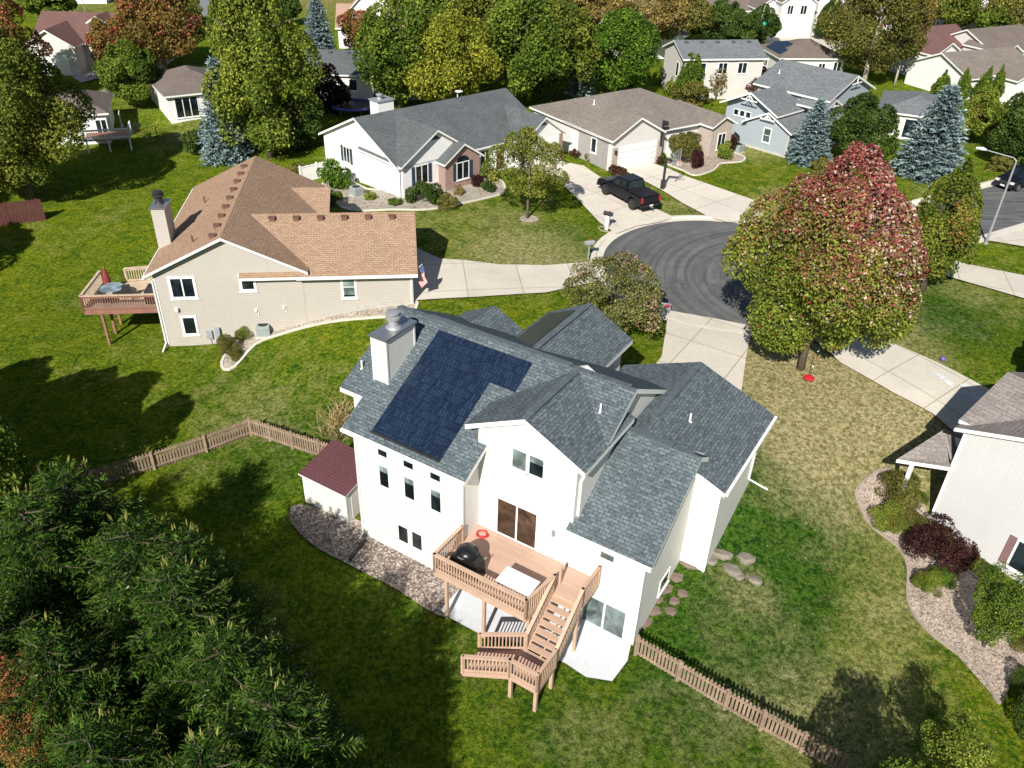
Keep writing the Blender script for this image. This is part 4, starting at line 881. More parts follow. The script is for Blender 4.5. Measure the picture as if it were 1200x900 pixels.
B = MB(); B.box(2.7,4.3,6.4,7.6,3.6,5.75); ch = B.build('chimney', 'snow_siding', rf); B = MB(); B.box(2.6,4.4,6.3,7.7,5.75,5.83); B.lathe((3.3,7.0,5.83), [(.25,0),(.2,.1),(.2,.3),(.3,.32),(.3,.42),(.05,.5)], 10); B.build('chimney_cap', 'grey_metal', ch)
B = MB(); B.tube([(11.3,6.4,4.8),(11.3,6.4,5.4)], .04, 6); B.lathe((11.3,6.2,5.35), [(.05,0),(.35,.1),(.36,.14)], 12); B.build('satellite_dish', 'trim', rf)
B = MB(); B.bar((-.42,-.3,2.5),(-.42,-.3,2.5+.01),.1,.1); B.tube([(-.06,-.12,2.3),(-.06,-.12,.1)], .05, 6); B.build('downspout', 'trim', t)
ac_unit('green grey air conditioner beside the white single storey house', G(418,229), .8)
t = thing('vinyl_fence', 'short white panel fence at the back corner of the white single storey house', 'fence', (*fr(R(43.7), -9.62, 64.06, -.1, 9.7), H(-16.4, 71)), R(43.7))
B = MB(); B.box(-3.3,-.05,-.03,.03,-.2,1.15); B.box(-3.35,0,-.06,.06,1.15,1.22); B.build('panel', 'trim', t)
for a in (-3.3,-1.7,-.1): B = MB(); B.box(a-.07,a+.07,-.07,.07,-.3,1.35); B.build('post', 'trim', t)

t = thing('grey_ranch_house', 'pale grey house with brown grey hip roof and white double garage door', 'house', (8.08, 72.14, 3.0), R(35)); W = MB()
W.box(0,14,.6,12.1,-.6,2.75); gwall(W, 'b', 0, 5, 2.77, 4.52, 2.77, .53, -.6); W.build('wall', 'grey_siding', t)
W = MB(); gwall(W, 'b', -1.2, 3, 12.3, 3.7, 1.35, .5, -.5); brick_uv(W.build('brick_front', 'tan_brick', t))
P = hip(-.35,14.3,.2,12.4,2.86,.355)+gable('b', -.35, 7, 2.77, 4.55, 3.12, .53)+gable('b', -1.5, 5, 12.3, 3.72, 1.65, .5)
rf = roofs(t, P, 'brown_grey_roof')
B = MB(); B.box(.62,5.2,-.06,0,.05,2.15); gd = B.build('garage_door', 'trim', t)
B = MB(); [B.box(.62,5.2,-.07,-.06,.05+k*.525-.012,.05+k*.525+.012) for k in range(1,4)]; B.build('panel_joint', 'grey_metal', gd)
for a0, a1 in ((-.03,.55),(5.28,5.85)): B = MB(); B.box(a0,a1,-.10,.0,-.3,2.15); brick_uv(B.build('brick_pier', 'tan_brick', t)); B = MB(); B.box((a0+a1)/2-.08,(a0+a1)/2+.08,-.24,-.1,1.6,1.95); B.build('wall_lamp', 'dark_metal', t)
B = MB(); B.box(5.5,5.66,-.22,-.1,2.0,3.9); B.box(5.62,6.1,-.3,-.05,3.4,3.75); B.build('dark_banner', 'dark_metal', t)
window(t, (9.1,.6), *F, 1.2, .4, 1.9, mull=1, rails=1); window(t, (7.2,.6), *F, .8, .1, 2.1, name='door', pane='trim'); window(t, (11.9,-1.2), *F, .9, .6, 2.0, mull=1)
window(t, (0,5.9), (0,-1), (-1,0), .9, .1, 2.1, name='door', pane='trim'); window(t, (0,2.9), (0,-1), (-1,0), .6, 1.1, 2.3, fw=.1)
pipe(rf, (2.3,5.8,4.3), .4, .06)

t = thing('blue_house', 'pale blue house with white bracketed gables and grey roof', 'house', (25.15, 78.1, 3.0), R(-47)); W = MB()
gwall(W, 'b', 0, 7, -2.4, 3.75, 2.4, .5, -.8); gwall(W, 'b', .3, 8, -4.6, 5.2, 2.95, .47, -.8); gwall(W, 'a', -7.2, .6, 8.7, 6.6, 4.0, .41, -.5); W.box(-1.5,.5,5,6.2,-.5,4.8); W.build('wall', 'blue_siding', t)
P = gable('b', -.35, 7, -2.4, 3.78, 2.75, .5)+gable('b', -.55, 8.5, -4.6, 5.2, 3.3, .47)+gable('a', -7.6, 1.0, 8.7, 6.62, 4.4, .41)+gable('a', -2, 1.2, 5.2, 4.9, 1.6, .5)
rf = roofs(t, P, 'mid_grey_roof'); pipe(rf, (-6.2,6.5,5.75), .35)
for (a, b, z, w) in ((-2.4,-.42,3.6,.8),(-4.6,-.62,5.0,.9)):
    B = MB(); B.bar((a-w,b,z-w*.5-.08),(a+w,b,z-w*.5-.08),.06,.1); B.bar((a,b,z-w*.5-.1),(a,b,z),.06,.1); B.bar((a-w*.5,b,z-w*.5-.1),(a-.1,b,z-.15),.06,.08); B.bar((a+w*.5,b,z-w*.5-.1),(a+.1,b,z-.15),.06,.08); B.build('gable_bracket', 'trim', t)
for (y, z) in ((8.7,6.4),(5.2,4.7)):
    B = MB(); B.bar((1.06,y-.9,z-.5),(1.06,y+.9,z-.5),.1,.06,up=(1,0,0)); B.bar((1.06,y,z-.5),(1.06,y,z),.08,.08); B.build('gable_bracket', 'trim', t)
window(t, (-2.7,0), *F, .7, .95, 2.2, rails=1, pane='pale_pane'); window(t, (-6.6,.3), *F, .48, 2.6, 3.1, fw=.06); window(t, (-5.9,.3), *F, .48, 2.6, 3.1, fw=.06); window(t, (-5.2,.3), *F, .48, 2.6, 3.1, fw=.06)
M('foundation_pale', (.46,.44,.40), .8); B = MB(); B.box(-4.85,.03,-.04,.0,-.6,.25); B.box(-.1,.04,-.05,.06,.25,2.2); B.build('foundation', 'foundation_pale', t)
ac_unit('green grey air conditioner against the pale blue house', G(864,178), R(-47), .9)

def far_house(name, label, o, z, yaw, L, D, ze, sl, roof, wall, extra=(), hipped=False, wins=(), ov=.35, doors=(), vents=0, extra_hip=None):
    t = thing(name, label, 'house', (o[0], o[1], z), R(yaw)); W = MB(); P = []
    if hipped: W.box(0, L, 0, D, -1.2, ze-.12); P += hip(-ov, L+ov, -ov, D+ov, ze, sl)
    else: zr = ze+(D/2+ov)*sl; gwall(W, 'a', 0, L, D/2, zr, D/2, sl, -1.2); P += gable('a', -ov, L+ov, D/2, zr, D/2+ov, sl)
    for (m_, b0, b1, zr2, hw, s2) in extra: gwall(W, 'b', b0, b1, m_, zr2, hw-ov*.8, s2, -1.2); P += gable('b', b0-ov, b1, m_, zr2, hw, s2)
    W.build('wall', wall, t); rf = roofs(t, P, roof)
    for (side, a, w, z0, z1, mull) in wins:
        if side == 'f': window(t, (a[0], a[1]), (1,0), (0,-1), w, z0, z1, mull=mull)
        elif side == 'l': window(t, (a[0], a[1]), (0,-1), (-1,0), w, z0, z1, mull=mull)
        else: window(t, (a[0], a[1]), (0,1), (1,0), w, z0, z1, mull=mull)
    for (a0, a1, b, z1) in doors: B = MB(); B.box(a0, a1, b-.05, b, .05, z1); B.build('garage_door', 'trim', t)
    for k in range(vents): zr = ze+(D/2+ov)*sl; box_vent(rf, (L*(k+.5)/vents, D/2-.6, zr-.6*sl), 'grey_vent')
    return t, rf
def fo(u, v, z): return gp(u, v, z)
far_house('grey_two_storey_house', 'pale grey two storey house with green grey roof and a columnar tree at its wall', fo(803,68,7.6), 3, 12, 9.6, 6.4, 4.55, .38, 'mid_grey_roof', 'cream_siding',
          wins=[('f',(2.0,0),.6,3.0,4.0,0),('f',(4.2,0),1.0,2.9,4.0,1),('f',(6.6,0),1.0,2.9,4.0,1),('f',(2.9,0),.6,.2,1.2,0),('l',(0,2.2),.7,2.3,3.7,0)], vents=5)
t, rf = far_house('solar_roof_house', 'house with brown hip roof carrying a dark blue solar array', fo(915,70.5,5.4), 3, 8, 8.5, 7, 2.7, .42, 'brown_roof', 'pale_siding', hipped=True, wins=[('f',(5.2,0),.8,.6,2.0,1),('l',(0,4.8),.9,.8,2.0,1),('f',(7.2,0),.9,.2,2.2,1)])
def arr(pts):
    B = MB(); B.face(pts, 0, plane_uv(pts)); lo = [(p_[0],p_[1],p_[2]-.1) for p_ in pts]; n_ = len(pts); [B.face([pts[i],pts[(i+1)%n_],lo[(i+1)%n_],lo[i]]) for i in range(n_)]; B.build('solar_array', 'solar', rf)
zf = lambda x_: 2.7+(x_+.35)*.42+.08
arr([(.1,.9,zf(.1)),(.1,5.6,zf(.1)),(1.3,5.6,zf(1.3)),(1.3,6.0,zf(1.3)),(2.3,4.4,zf(2.3)),(2.3,2.4,zf(2.3)),(1.2,2.4,zf(1.2)),(1.2,1.2,zf(1.2))])
far_house('cream_gabled_house', 'cream two storey house with gabled garage beyond the dark arborvitae', fo(903,40,3), 3, 8, 11, 8, 5.6, .6, 'brown_roof', 'pale_siding', extra=[(2.6,-2.6,4,6.9,3.0,.62),(8.6,-1.0,4,7.0,2.4,.6)],
          wins=[('f',(.9,-2.6),.8,3.4,4.6,1),('f',(3.0,-2.6),.9,3.4,4.6,1),('f',(6.2,0),.9,3.4,4.8,1),('f',(8.2,-1),.9,3.4,4.8,1)], doors=[(.9,4.2,-2.6,2.4)])
far_house('neighbour_house', 'white house with brown roof half hidden at the top edge by arborvitae', fo(832,22,5), 3, 12, 12, 8, 3.2, .5, 'brown_roof', 'snow_siding', extra=[(9,-2,4,5.4,2.6,.6)])
far_house('maroon_roof_house', 'white house with dark maroon roof behind the bare birch', fo(1075,66,5.6), 3, 30, 12.5, 9.5, 2.5, .5, 'maroon_roof', 'pale_siding', extra=[(2.6,-2.4,4,4.6,2.8,.5)], wins=[('r',(12.5,4.2),.6,2.4,3.2,0)])
far_house('brown_gable_house', 'pale house with wide brown grey gable roof behind the row of arborvitae', fo(1136,92,5.6), 3, 26, 12, 9.0, 2.6, .42, 'brown_grey_roof', 'snow_siding', extra=[(6.4,-3.5,4,4.2,3.1,.42)], wins=[('f',(9.6,0),1,.8,2,1)])
far_house('brown_roof_house', 'house with dusky brown roof and nested gables at the right edge', fo(1163,66,5.6), 3, 30, 11, 9, 3.0, .45, 'brown_roof', 'cream_siding', extra=[(.8,-2.0,4,4.4,1.9,.5)])
far_house('grey_hip_house', 'low house with slate grey hip roof tucked beyond the pale blue house', gp(1032,128,5.7), 3, -24, 6.6, 8.6, 2.65, .32, 'mid_grey_roof', 'cream_siding', hipped=True, extra=[(5.6,-1.2,4,3.7,1.9,.45)], wins=[('f',(1.0,0),.7,.5,2.0,0),('f',(2.6,0),1.2,.3,2.1,0)])
far_house('hip_roof_cottage', 'white cottage with brown hip roof between round tree and blue spruce', gp(195,112,4.7), 2.1, 33, 7.0, 9.0, 2.6, .40, 'brown_roof', 'snow_siding', hipped=True, wins=[('f',(.7,0),2.2,.3,2.2,2)])
far_house('slate_roof_house', 'house with slate grey roof half hidden behind the big maple', gp(372,86,5.4), 2.8, 3, 14, 7.6, 2.6, .42, 'grey_roof', 'pale_siding', wins=[('f',(6.0,0),1.6,.2,2.1,1),('f',(3.4,0),.8,.9,2.0,0)], vents=7)
far_house('maroon_ranch_house', 'house with dusky maroon roof and dormer in the top left corner', gp(42,60,4.6), 2.6, 2, 14, 9, 3.1, .55, 'maroon_roof', 'cream_siding', extra=[(3.1,-2.6,4,5.0,3.0,.6),(7.4,1.6,5,5.9,1.25,.6)], doors=[(1.2,4.9,-2.6,2.2)], wins=[('f',(7.05,1.6),.7,4.2,5.0,0),('f',(8.0,0),1.6,.3,2.2,0)])
t, rf = far_house('pale_blue_cottage', 'small pale blue white house with porch under the large tree on the left', gp(52,133,4.5), 1.6, 20, 5.2, 7, 2.7, .45, 'brown_roof', 'snow_siding', hipped=True, wins=[('f',(4.2,0),.9,.8,2.0,1),('r',(6.2,2.0),.8,.8,2.0,0)])
B = MB(); B.box(3.2,7.2,-2.4,-.02,.7,.85); B.build('porch_floor', 'red_wood', t); B = MB(); rail(B, (3.2,-2.4), (7.2,-2.4), .85, 1.75, pitch=.2); rail(B, (7.2,-2.4), (7.2,0), .85, 1.75, pitch=.2); B.build('railing', 'trim', t)
B = MB(); [B.box(a-.07,a+.07,-2.4,-2.26,-1,.8) for a in (3.3,5.2,7.1)]; B.build('post', 'trim', t)
far_house('peach_roof_house', 'pale house with peach brown roof behind the orange tree', gp(396,36,5.2), 3, 6, 12, 8, 2.6, .55, 'peach_roof', 'snow_siding', extra=[(4.6,1.5,6,7.8,3.0,1.0)])
far_house('distant_grey_house', 'grey roofed house in the far trees at the top edge', gp(628,13,5.2), 3, 10, 8, 8, 2.6, .5, 'mid_grey_roof', 'pale_siding')
far_house('hidden_gabled_house', 'white gabled house glimpsed through the golden trees at the top', gp(722,48,5.2), 3, 15, 10, 7, 2.8, .55, 'brown_roof', 'snow_siding', extra=[(3.2,-1.2,4,5.6,1.8,.6),(7.2,-1.2,4,5.6,1.8,.6)])
far_house('corner_gabled_house', 'white gable glimpsed through the foliage in the top right corner', gp(1132,22,5.2), 3, 15, 8, 7, 3.0, .6, 'brown_roof', 'snow_siding', extra=[(2,-1,4,5.6,2.0,.6)])
for k, (u, v) in enumerate(((98,2),)):
    P_ = gp(u, v, 3); t = thing('hoop_greenhouse', ['long white plastic hoop greenhouse in the far field','white hoop greenhouse end at the extreme top left corner'][k], 'greenhouse', (*P_, 3), R(12)); B = MB(); n_ = 12
    sec = [(2*math.cos(math.pi*i/n_), 1.8*math.sin(math.pi*i/n_)) for i in range(n_+1)]; B.prism([(-2, y_, z_) for y_, z_ in sec], (6,0,0)); B.build('cover', 'trim', t); B = MB(); B.prism([(-2.05,-.6,0),(-2.05,.6,0),(-2.05,.6,1.4),(-2.05,-.6,1.4)], (.06,0,0)); B.build('door', 'grey_metal', t)

# right hand neighbour, only its white gable side in the picture
NX, NY = gp(1119,501,6.0); NYAW = R(-52)
def nh(a, b): return fr(NYAW, NX, NY, a, b)
t = thing('neighbour_house', 'white sided house with brown grey roof and mauve shutters at the right edge', 'house', (NX, NY, 0), NYAW)
W = MB(); gwall(W, 'a', .33, 4, 4.0, 7.48, 3.4, .37, -1); W.prism([(.35,.35,-1),(.35,.35,5.9),(5.2,.35,7.75),(10,.35,5.9),(10,.35,-1)], (0,9,0)); W.build('wall', 'soft_white_siding', t)
P = gable('b', 0, 9.7, 5.2, 8.08, 5.2, .4)+gable('a', -.12, 5.0, 4.0, 7.48, 3.5, .37, 3.75)
rf = roofs(t, P, 'near_grey_roof', t=.2)
B = MB(); B.box(4.9,5.6,2.4,3.1,7.1,7.62); B.build('skylight', 'grey_metal', rf) if False else None
z0 = 4.0
P = [[(-1.32,-1.49,z0),(.5,.05,z0),(.2,.36,z0),(-.9,1.5,z0+.75)], [(-.46,3.0,z0),(-1.32,-1.49,z0),(-.9,1.5,z0+.75)], [(.42,.36,z0),(.42,3.0,z0),(-.46,3.0,z0),(-.9,1.5,z0+.75)]]
r2 = roofs(t, P, 'near_grey_roof', t=.2); r2.name = 'porch_roof'
B = MB(); B.box(-.92,-.76,-.92,-.76,.5,3.85); B.box(-.98,-.70,-.98,-.70,.5,.8); B.build('porch_post', 'trim', t)
B = MB(); B.box(-1.1,.33,-1.0,3.2,-.4,.75); B.build('porch_slab', 'kerb_concrete', t)
for a in (4.17, 8.0):
    window(t, (a,.35), (1,0), (0,-1), 1.1, .66, 2.15, mull=0, fw=.1); shutters(t, a, .35, 1.1, .66, 2.15, 'mauve_shutter')
B = MB(); B.box(.33,.45,.33,.45,-.5,5.75); B.build('corner_board', 'trim', t)

# ------------------------------------------------------------------ vehicles
M('car_black', (.006,.008,.012), .28, .1, 2, 0, 0, .3); M('car_navy', (.007,.010,.018), .28, .1, 2, 0, 0, .35); M('black_vinyl', (.012,.012,.013), .6, .1); M('car_blue', (.16,.30,.48), .25, .1, 2); M('car_white', (.75,.76,.77), .3, .05, 2); M('lamp_red', (.45,.015,.02), .25); M('lamp_clear', (.65,.66,.66), .15); M('plate_white', (.72,.72,.7), .5)
def wheel(t, x, y, r, w=.26, s=1):
    B = MB(); B.tube([(x,y-w/2,r),(x,y+w/2,r)], r, 20); wl = B.build('wheel', 'tyre', t); B = MB(); B.tube([(x,y+s*(w/2-.02),r),(x,y+s*(w/2+.012),r)], r*.62, 14); B.build('rim', 'dark_metal' if r > .38 else 'steel', wl)
def arch(cx, r, z, n=9): return [(cx+r*math.cos(math.pi-math.pi*i/n), z+r*math.sin(math.pi-math.pi*i/n)*1.0) for i in range(n+1)]
def vehicle(name, label, cat, P, yaw, paint, prof_top, wb, L, Wd, wr, cab, roofz, belt, bed=False, z0=.42):
    t = thing(name, label, cat, P, yaw); xr, xf = -wb/2, wb/2; hl = L/2
    bot = [(-hl, z0+.1)]+arch(xr, wr+.09, z0)+arch(xf, wr+.09, z0)+[(hl, z0+.08)]
    pts = bot+prof_top[::-1]; B = MB(); B.prism([(x, -Wd/2, z) for x, z in pts], (0, Wd, 0))
    o = B.build('body', paint, t); b = o.modifiers.new('soft', 'BEVEL'); b.width = .06; b.segments = 2; b.limit_method = 'ANGLE'; b.angle_limit = R(50)
    (x0, x1, x2, x3) = cab; iw = Wd*.5-.06; tw_ = Wd*.5-.24
    lo = [(x0,-iw,belt),(x3,-iw,belt),(x3,iw,belt),(x0,iw,belt)]; hi = [(x1,-tw_,roofz),(x2,-tw_,roofz),(x2,tw_,roofz),(x1,tw_,roofz)]
    B = MB()
    for i in range(4): B.face([lo[i],lo[(i+1)%4],hi[(i+1)%4],hi[i]])
    B.face(hi); B.face(lo[::-1]); o = B.build('cab', paint, t); b = o.modifiers.new('soft', 'BEVEL'); b.width = .07; b.segments = 2
    def pn(nm, f, m0, m1, n0, n1):
        A, Bq, Cq, Dq = [Vector(p_) for p_ in f]; g_ = lambda s_, q_: A.lerp(Bq, s_).lerp(Dq.lerp(Cq, s_), q_); n_ = (Bq-A).cross(Dq-A).normalized()*.015
        B = MB(); fc = [g_(m0,n0), g_(m1,n0), g_(m1,n1), g_(m0,n1)]; B.prism([p_-n_ for p_ in fc], n_*2); B.build(nm, 'pane', t)
    F_ = [[lo[0],lo[1],hi[1],hi[0]],[lo[1],lo[2],hi[2],hi[1]],[lo[2],lo[3],hi[3],hi[2]],[lo[3],lo[0],hi[0],hi[3]]]
    for q in (0, 2): pn('side_window', F_[q], .08, .49, .14, .86); pn('side_window', F_[q], .53, .92, .14, .86)
    pn('windscreen', F_[1], .06, .94, .1, .92); pn('rear_window', F_[3], .08, .92, .14, .86)
    for x in (xr, xf):
        for s in (-1, 1): wheel(t, x, s*(Wd/2-.12), wr, .26, s)
    for s in (-1, 1):
        B = MB(); B.box(-hl-.02,-hl+.06,s*(Wd/2-.12)-.09,s*(Wd/2-.12)+.09,z0+.35,z0+.78); B.build('tail_light', 'lamp_red', t)
        B = MB(); B.box(hl-.22,hl+.015,s*(Wd/2-.24)-.17,s*(Wd/2-.24)+.17,z0+.34,z0+.50); B.build('headlight', 'lamp_clear', t)
        B = MB(); B.obox((x3-.25, s*(iw+.02)-.0, belt+.08), (.14,0,0), (0,s*.2,0), (0,0,.15)); B.build('mirror', paint, t)
    B = MB(); B.box(-hl-.12,-hl+.05,-Wd/2+.04,Wd/2-.04,z0,z0+.22); B.build('rear_bumper', 'black_vinyl' if bed else paint, t); B = MB(); B.box(hl-.05,hl+.1,-Wd/2+.06,Wd/2-.06,z0-.02,z0+.22); B.build('front_bumper', 'black_vinyl', t)
    B = MB(); B.box(hl-.02,hl+.03,-.45,.45,z0+.27,z0+.5); B.build('grille', 'dark_metal', t)
    B = MB(); B.box(-hl-.03 if not bed else -hl-.14,-hl+.0,-.17,.17,z0+.3 if not bed else z0+.05,z0+.46 if not bed else z0+.18); B.build('number_plate', 'plate_white', t)
    B = MB(); B.box(hl+.1,hl+.12,-.2,.2,z0+.04,z0+.17); B.build('number_plate', 'plate_white', t)
    if bed:
        B = MB(); B.box(-hl+.06,x0-.05,-Wd/2+.1,Wd/2-.1,belt+.05,belt+.10); B.build('bed_cover', 'black_vinyl', t); B = MB(); B.bar((-hl-.35,0,z0-.02),(-hl,0,z0-.02),.06,.06); B.build('tow_hitch', 'steel', t)
    return t
A = Vector(gp(709,229.5,3.0)); Bv = Vector(gp(740.5,247,3.0)); dirv = (A-Bv).normalized(); side = Vector((dirv.y, -dirv.x)); c0 = (A+Bv)/2+side*.88; zc = H(c0.x, c0.y)+.16
vehicle('pickup_truck', 'black four door pickup truck with covered bed on the pale driveway', 'pickup', (c0.x, c0.y, zc), math.atan2(dirv.y, dirv.x), 'car_black', [(-2.95,1.28),(-1.05,1.30),(1.2,1.30),(1.9,1.24),(2.75,1.14),(2.95,.95)], 3.65, 5.9, 2.0, .43, (-1.0,-.82,.55,1.25), 1.98, 1.27, True, .5)
def soft_car(name, label, cat, P, yaw, paint): return vehicle(name, label, cat, P, yaw, paint, [(-2.22,1.0),(-1.9,1.06),(.9,1.02),(1.5,.96),(2.1,.82),(2.22,.66)], 2.68, 4.45, 1.84, .33, (-2.0,-1.45,.25,1.05), 1.62, 1.0, False, .34)
c0 = RC+RD*9.2+RN*(HW-1.15); soft_car('parked_car', 'black hatchback parked by the kerb near the street lamp', 'car', (c0.x, c0.y, H(c0.x, c0.y)+.04), math.atan2(-RD.y, -RD.x), 'car_navy')
P = G(1066,316); soft_car('parked_car', 'pale blue car parked between the two trees on the right, mostly hidden by leaves', 'car', (P.x+.6, P.y+1.2, P.z+.16), R(-70), 'car_blue')
P = G(1050,38); soft_car('parked_car', 'white car glimpsed through the bare birch branches', 'car', (P.x, P.y, P.z+.05), R(10), 'car_white')

# ------------------------------------------------------------------ street furniture and small things
P = G(1155,286); t = thing('street_lamp', 'tall grey street lamp with curved arm beside the road', 'street lamp', P)
hh = height_at(P.x, P.y, 188)-P.z; ad = Vector((-.75,.55,0)).normalized(); B = MB(); B.tube([(0,0,-.2),(0,0,hh*.5),(0,0,hh)], [.10,.08,.06], 10); B.lathe((0,0,0), [(.16,0),(.16,.12),(.1,.16)], 10); B.build('pole', 'grey_metal', t)
B = MB(); B.tube([(0,0,hh-.05),tuple(ad*.25+Vector((0,0,hh+.14))),tuple(ad*2.2+Vector((0,0,hh+.3)))], [.05,.04,.035], 8); B.build('arm', 'grey_metal', t)
B = MB(); B.tube([tuple(ad*2.1+Vector((0,0,hh+.3))),tuple(ad*2.35+Vector((0,0,hh+.33))),tuple(ad*2.8+Vector((0,0,hh+.3)))], [.06,.13,.08], 10); B.build('lamp_head', 'lamp_clear', t)
P = G(776,223); t = thing('basketball_hoop', 'black pole basketball hoop with clear backboard beside the driveway', 'basketball hoop', P, R(-30))
B = MB(); B.bar((0,0,-.1),(0,0,2.75),.17,.17,up=(1,0,0)); B.box(-.16,.16,-.16,.16,-.05,.9); B.build('post', 'dark_metal', t)
B = MB(); [B.bar((0,s*.08,z_),(.85,s*.08,z_+.35),.05,.05) for s in (-1,1) for z_ in (2.35,2.65)]; B.box(.05,.75,-.1,.1,2.6,2.72); B.build('arm', 'dark_metal', t)
B = MB(); [B.bar(p_, q_, .05, .05, up=(1,0,0)) for p_, q_ in (((.9,-.85,2.55),(.9,.85,2.55)),((.9,-.85,3.55),(.9,.85,3.55)))]; [B.bar((.9,s*.85,2.55),(.9,s*.85,3.55),.05,.05,up=(1,0,0)) for s in (-1,1)]; [B.bar((.9,s*.28,2.7),(.9,s*.28,3.1),.03,.03,up=(1,0,0)) for s in (-1,1)]; bb = B.build('backboard_frame', 'grey_metal', t)
m, nt, p = newmat('clear_board'); p.inputs['Base Color'].default_value = (.6,.68,.7,1); p.inputs['Alpha'].default_value = .22; p.inputs['Roughness'].default_value = .05
B = MB(); B.box(.89,.905,-.83,.83,2.57,3.53); B.build('board', 'clear_board', bb)
B = MB(); B.tube([(1.18+.23*math.cos(k*.4189), .23*math.sin(k*.4189), 2.75) for k in range(16)], .018, 5); B.build('rim', 'pumpkin', t)
B = MB(); [B.tube([(1.18+.23*math.cos(k*.785),.23*math.sin(k*.785),2.75),(1.18+.14*math.cos(k*.785+.3),.14*math.sin(k*.785+.3),2.35)], .01, 4) for k in range(8)]; B.build('net', 'trim', t)
def mailbox(label, P, rz, post, box, stone=False, w=.1):
    t = thing('mailbox', label, 'mailbox', P, rz); B = MB(); B.box(-w,w,-w,w,-.2,1.25); B.build('post', post, t)
    B = MB(); pr_ = [(-.14,1.15),(.14,1.15),(.14,1.3)]+[(.14*math.cos(a), 1.3+.14*math.sin(a)) for a in np.linspace(.3, math.pi-.3, 6)]+[(-.14,1.3)]; B.prism([(-.35, y_, z_) for y_, z_ in pr_], (.7,0,0)); bx = B.build('box', box, t)
    B = MB(); B.box(.0,.12,.14,.16,1.3,1.45); B.build('flag', 'red_plastic', bx)
    if stone: B = MB(); B.tube([(.62*math.cos(k*.6283)*(1+.1*(k%2)), .5*math.sin(k*.6283), .03) for k in range(11)], .05, 6); B.build('stone_ring', 'edging_stone', t)
mailbox('black mailbox on thick white post in a ring of stones', G(711,269), R(-30), 'trim', 'dark_metal', True, .12); mailbox('grey mailbox on thin grey post at the lawn corner', G(689,304), R(20), 'grey_metal', 'grey_metal', False, .05); mailbox('black mailbox on the lawn edge beside the turning circle', G(772,364), R(120), 'old_wood', 'dark_metal', False, .05)
P = G(778,364); t = thing('delivery_crate', 'grey crate with white and red contents left by the kerb', 'crate', P, R(-15)); B = MB(); B.box(-.4,.4,-.3,.3,0,.08)
[B.box(*q) for q in ((-.4,.4,-.3,-.26,.08,.4),(-.4,.4,.26,.3,.08,.4),(-.4,-.36,-.26,.26,.08,.4),(.36,.4,-.26,.26,.08,.4))]; B.build('bin', 'grey_metal', t)
B = MB(); B.box(-.3,.05,-.2,.2,.08,.44); B.build('packet', 'trim', t); B = MB(); B.box(.1,.3,-.18,.12,.08,.42); B.build('red_packet', 'red_plastic', t)
P = G(947,447); tp = Vector((G(937,430).x+.9, G(937,430).y-.2, P.z+4.2)); t = thing('disc_swing', 'red disc swing hanging on a beaded rope under the red and green maple', 'swing', (P.x, P.y, P.z+.25)); B = MB(); B.lathe((0,0,0), [(.02,-.06),(.28,-.04),(.3,0),(.28,.05),(.03,.08)], 16); B.build('seat', 'red_plastic', t)
B = MB(); B.tube([(0,0,0),(tp.x-P.x, tp.y-P.y, 3.8)], .015, 5); B.build('rope', 'dark_metal', t)
for k in range(5): B = MB(); q = Vector((tp.x-P.x, tp.y-P.y, 3.8))*(.15+.11*k); B.lathe((q.x,q.y,q.z), [(.02,0),(.06,.04),(.02,.09)], 8); B.build('bead', ['trim','red_plastic','meter_box','trim','pumpkin'][k], t)
P = G(1104,423); B = MB(); B.lathe((0,0,0), [(.14*math.sin(a), .14-.14*math.cos(a)) for a in np.linspace(.05,3.09,9)], 12); M('ball_violet', (.16,.10,.42), .4); o = B.build('play_ball', 'ball_violet', smooth=True); o.location = P; tag(o, 'violet play ball lying on the green lawn', 'ball')
m = M('chalk', (.62,.70,.76), .9, .3, 6)
ch = MB()
for (u0, v0, u1, v1, w) in ((1092,440,1105,446,.32),(1106,448,1109,450,.18),(1120,459,1140,468,.34),(1135,464,1148,470,.3),(1124,452,1134,456,.2)):
    a, b = G(u0, v0), G(u1, v1); d = (b-a).normalized(); s = Vector((d.y,-d.x,0))
    for k in range(14):
        q = a.lerp(b, k/13)+s*rnd.uniform(-w, w)*.6; e = q+d*rnd.uniform(.15,.5)+s*rnd.uniform(-.1,.1)
        q.z = H(q.x, q.y)+.156; e.z = H(e.x, e.y)+.156; ch.face([q-s*.03, e-s*.03, e+s*.03, q+s*.03])
tag(ch.build('chalk_drawing', 'chalk', recalc=False), 'pale blue chalk scribbles on the right hand driveway', 'chalk drawing')
# trampoline behind the white single storey house
P = G(415,133); t = thing('trampoline', 'dark round trampoline with violet blue rim in the shade behind the white house', 'trampoline', P); B = MB(); B.tube([(2.2*math.cos(k*.2618),2.2*math.sin(k*.2618),.9) for k in range(25)], .13, 6); M('rim_blue', (.10,.09,.42), .5); B.build('rim_pad', 'rim_blue', t)
B = MB(); B.lathe((0,0,.86), [(2.1,0),(2.1,.02),(.05,.03)], 24); B.build('mat', 'dark_metal', t)
for k in range(6): B = MB(); B.tube([(2.1*math.cos(k*1.047),2.1*math.sin(k*1.047),-.1),(2.1*math.cos(k*1.047),2.1*math.sin(k*1.047),.88)], .03, 5); B.build('leg', 'steel', t)
P = G(308,160); 
t = thing('mesh_fence', 'low black wire fence crossing the shaded lawn on the far left', 'fence', G(155,160)); B = MB(); pts = [G(u, v)-t.location for u, v in ((150,160),(155,140),(156,158),(185,163),(213,172))]; pts = [pts[0],pts[2],pts[3],pts[4]]
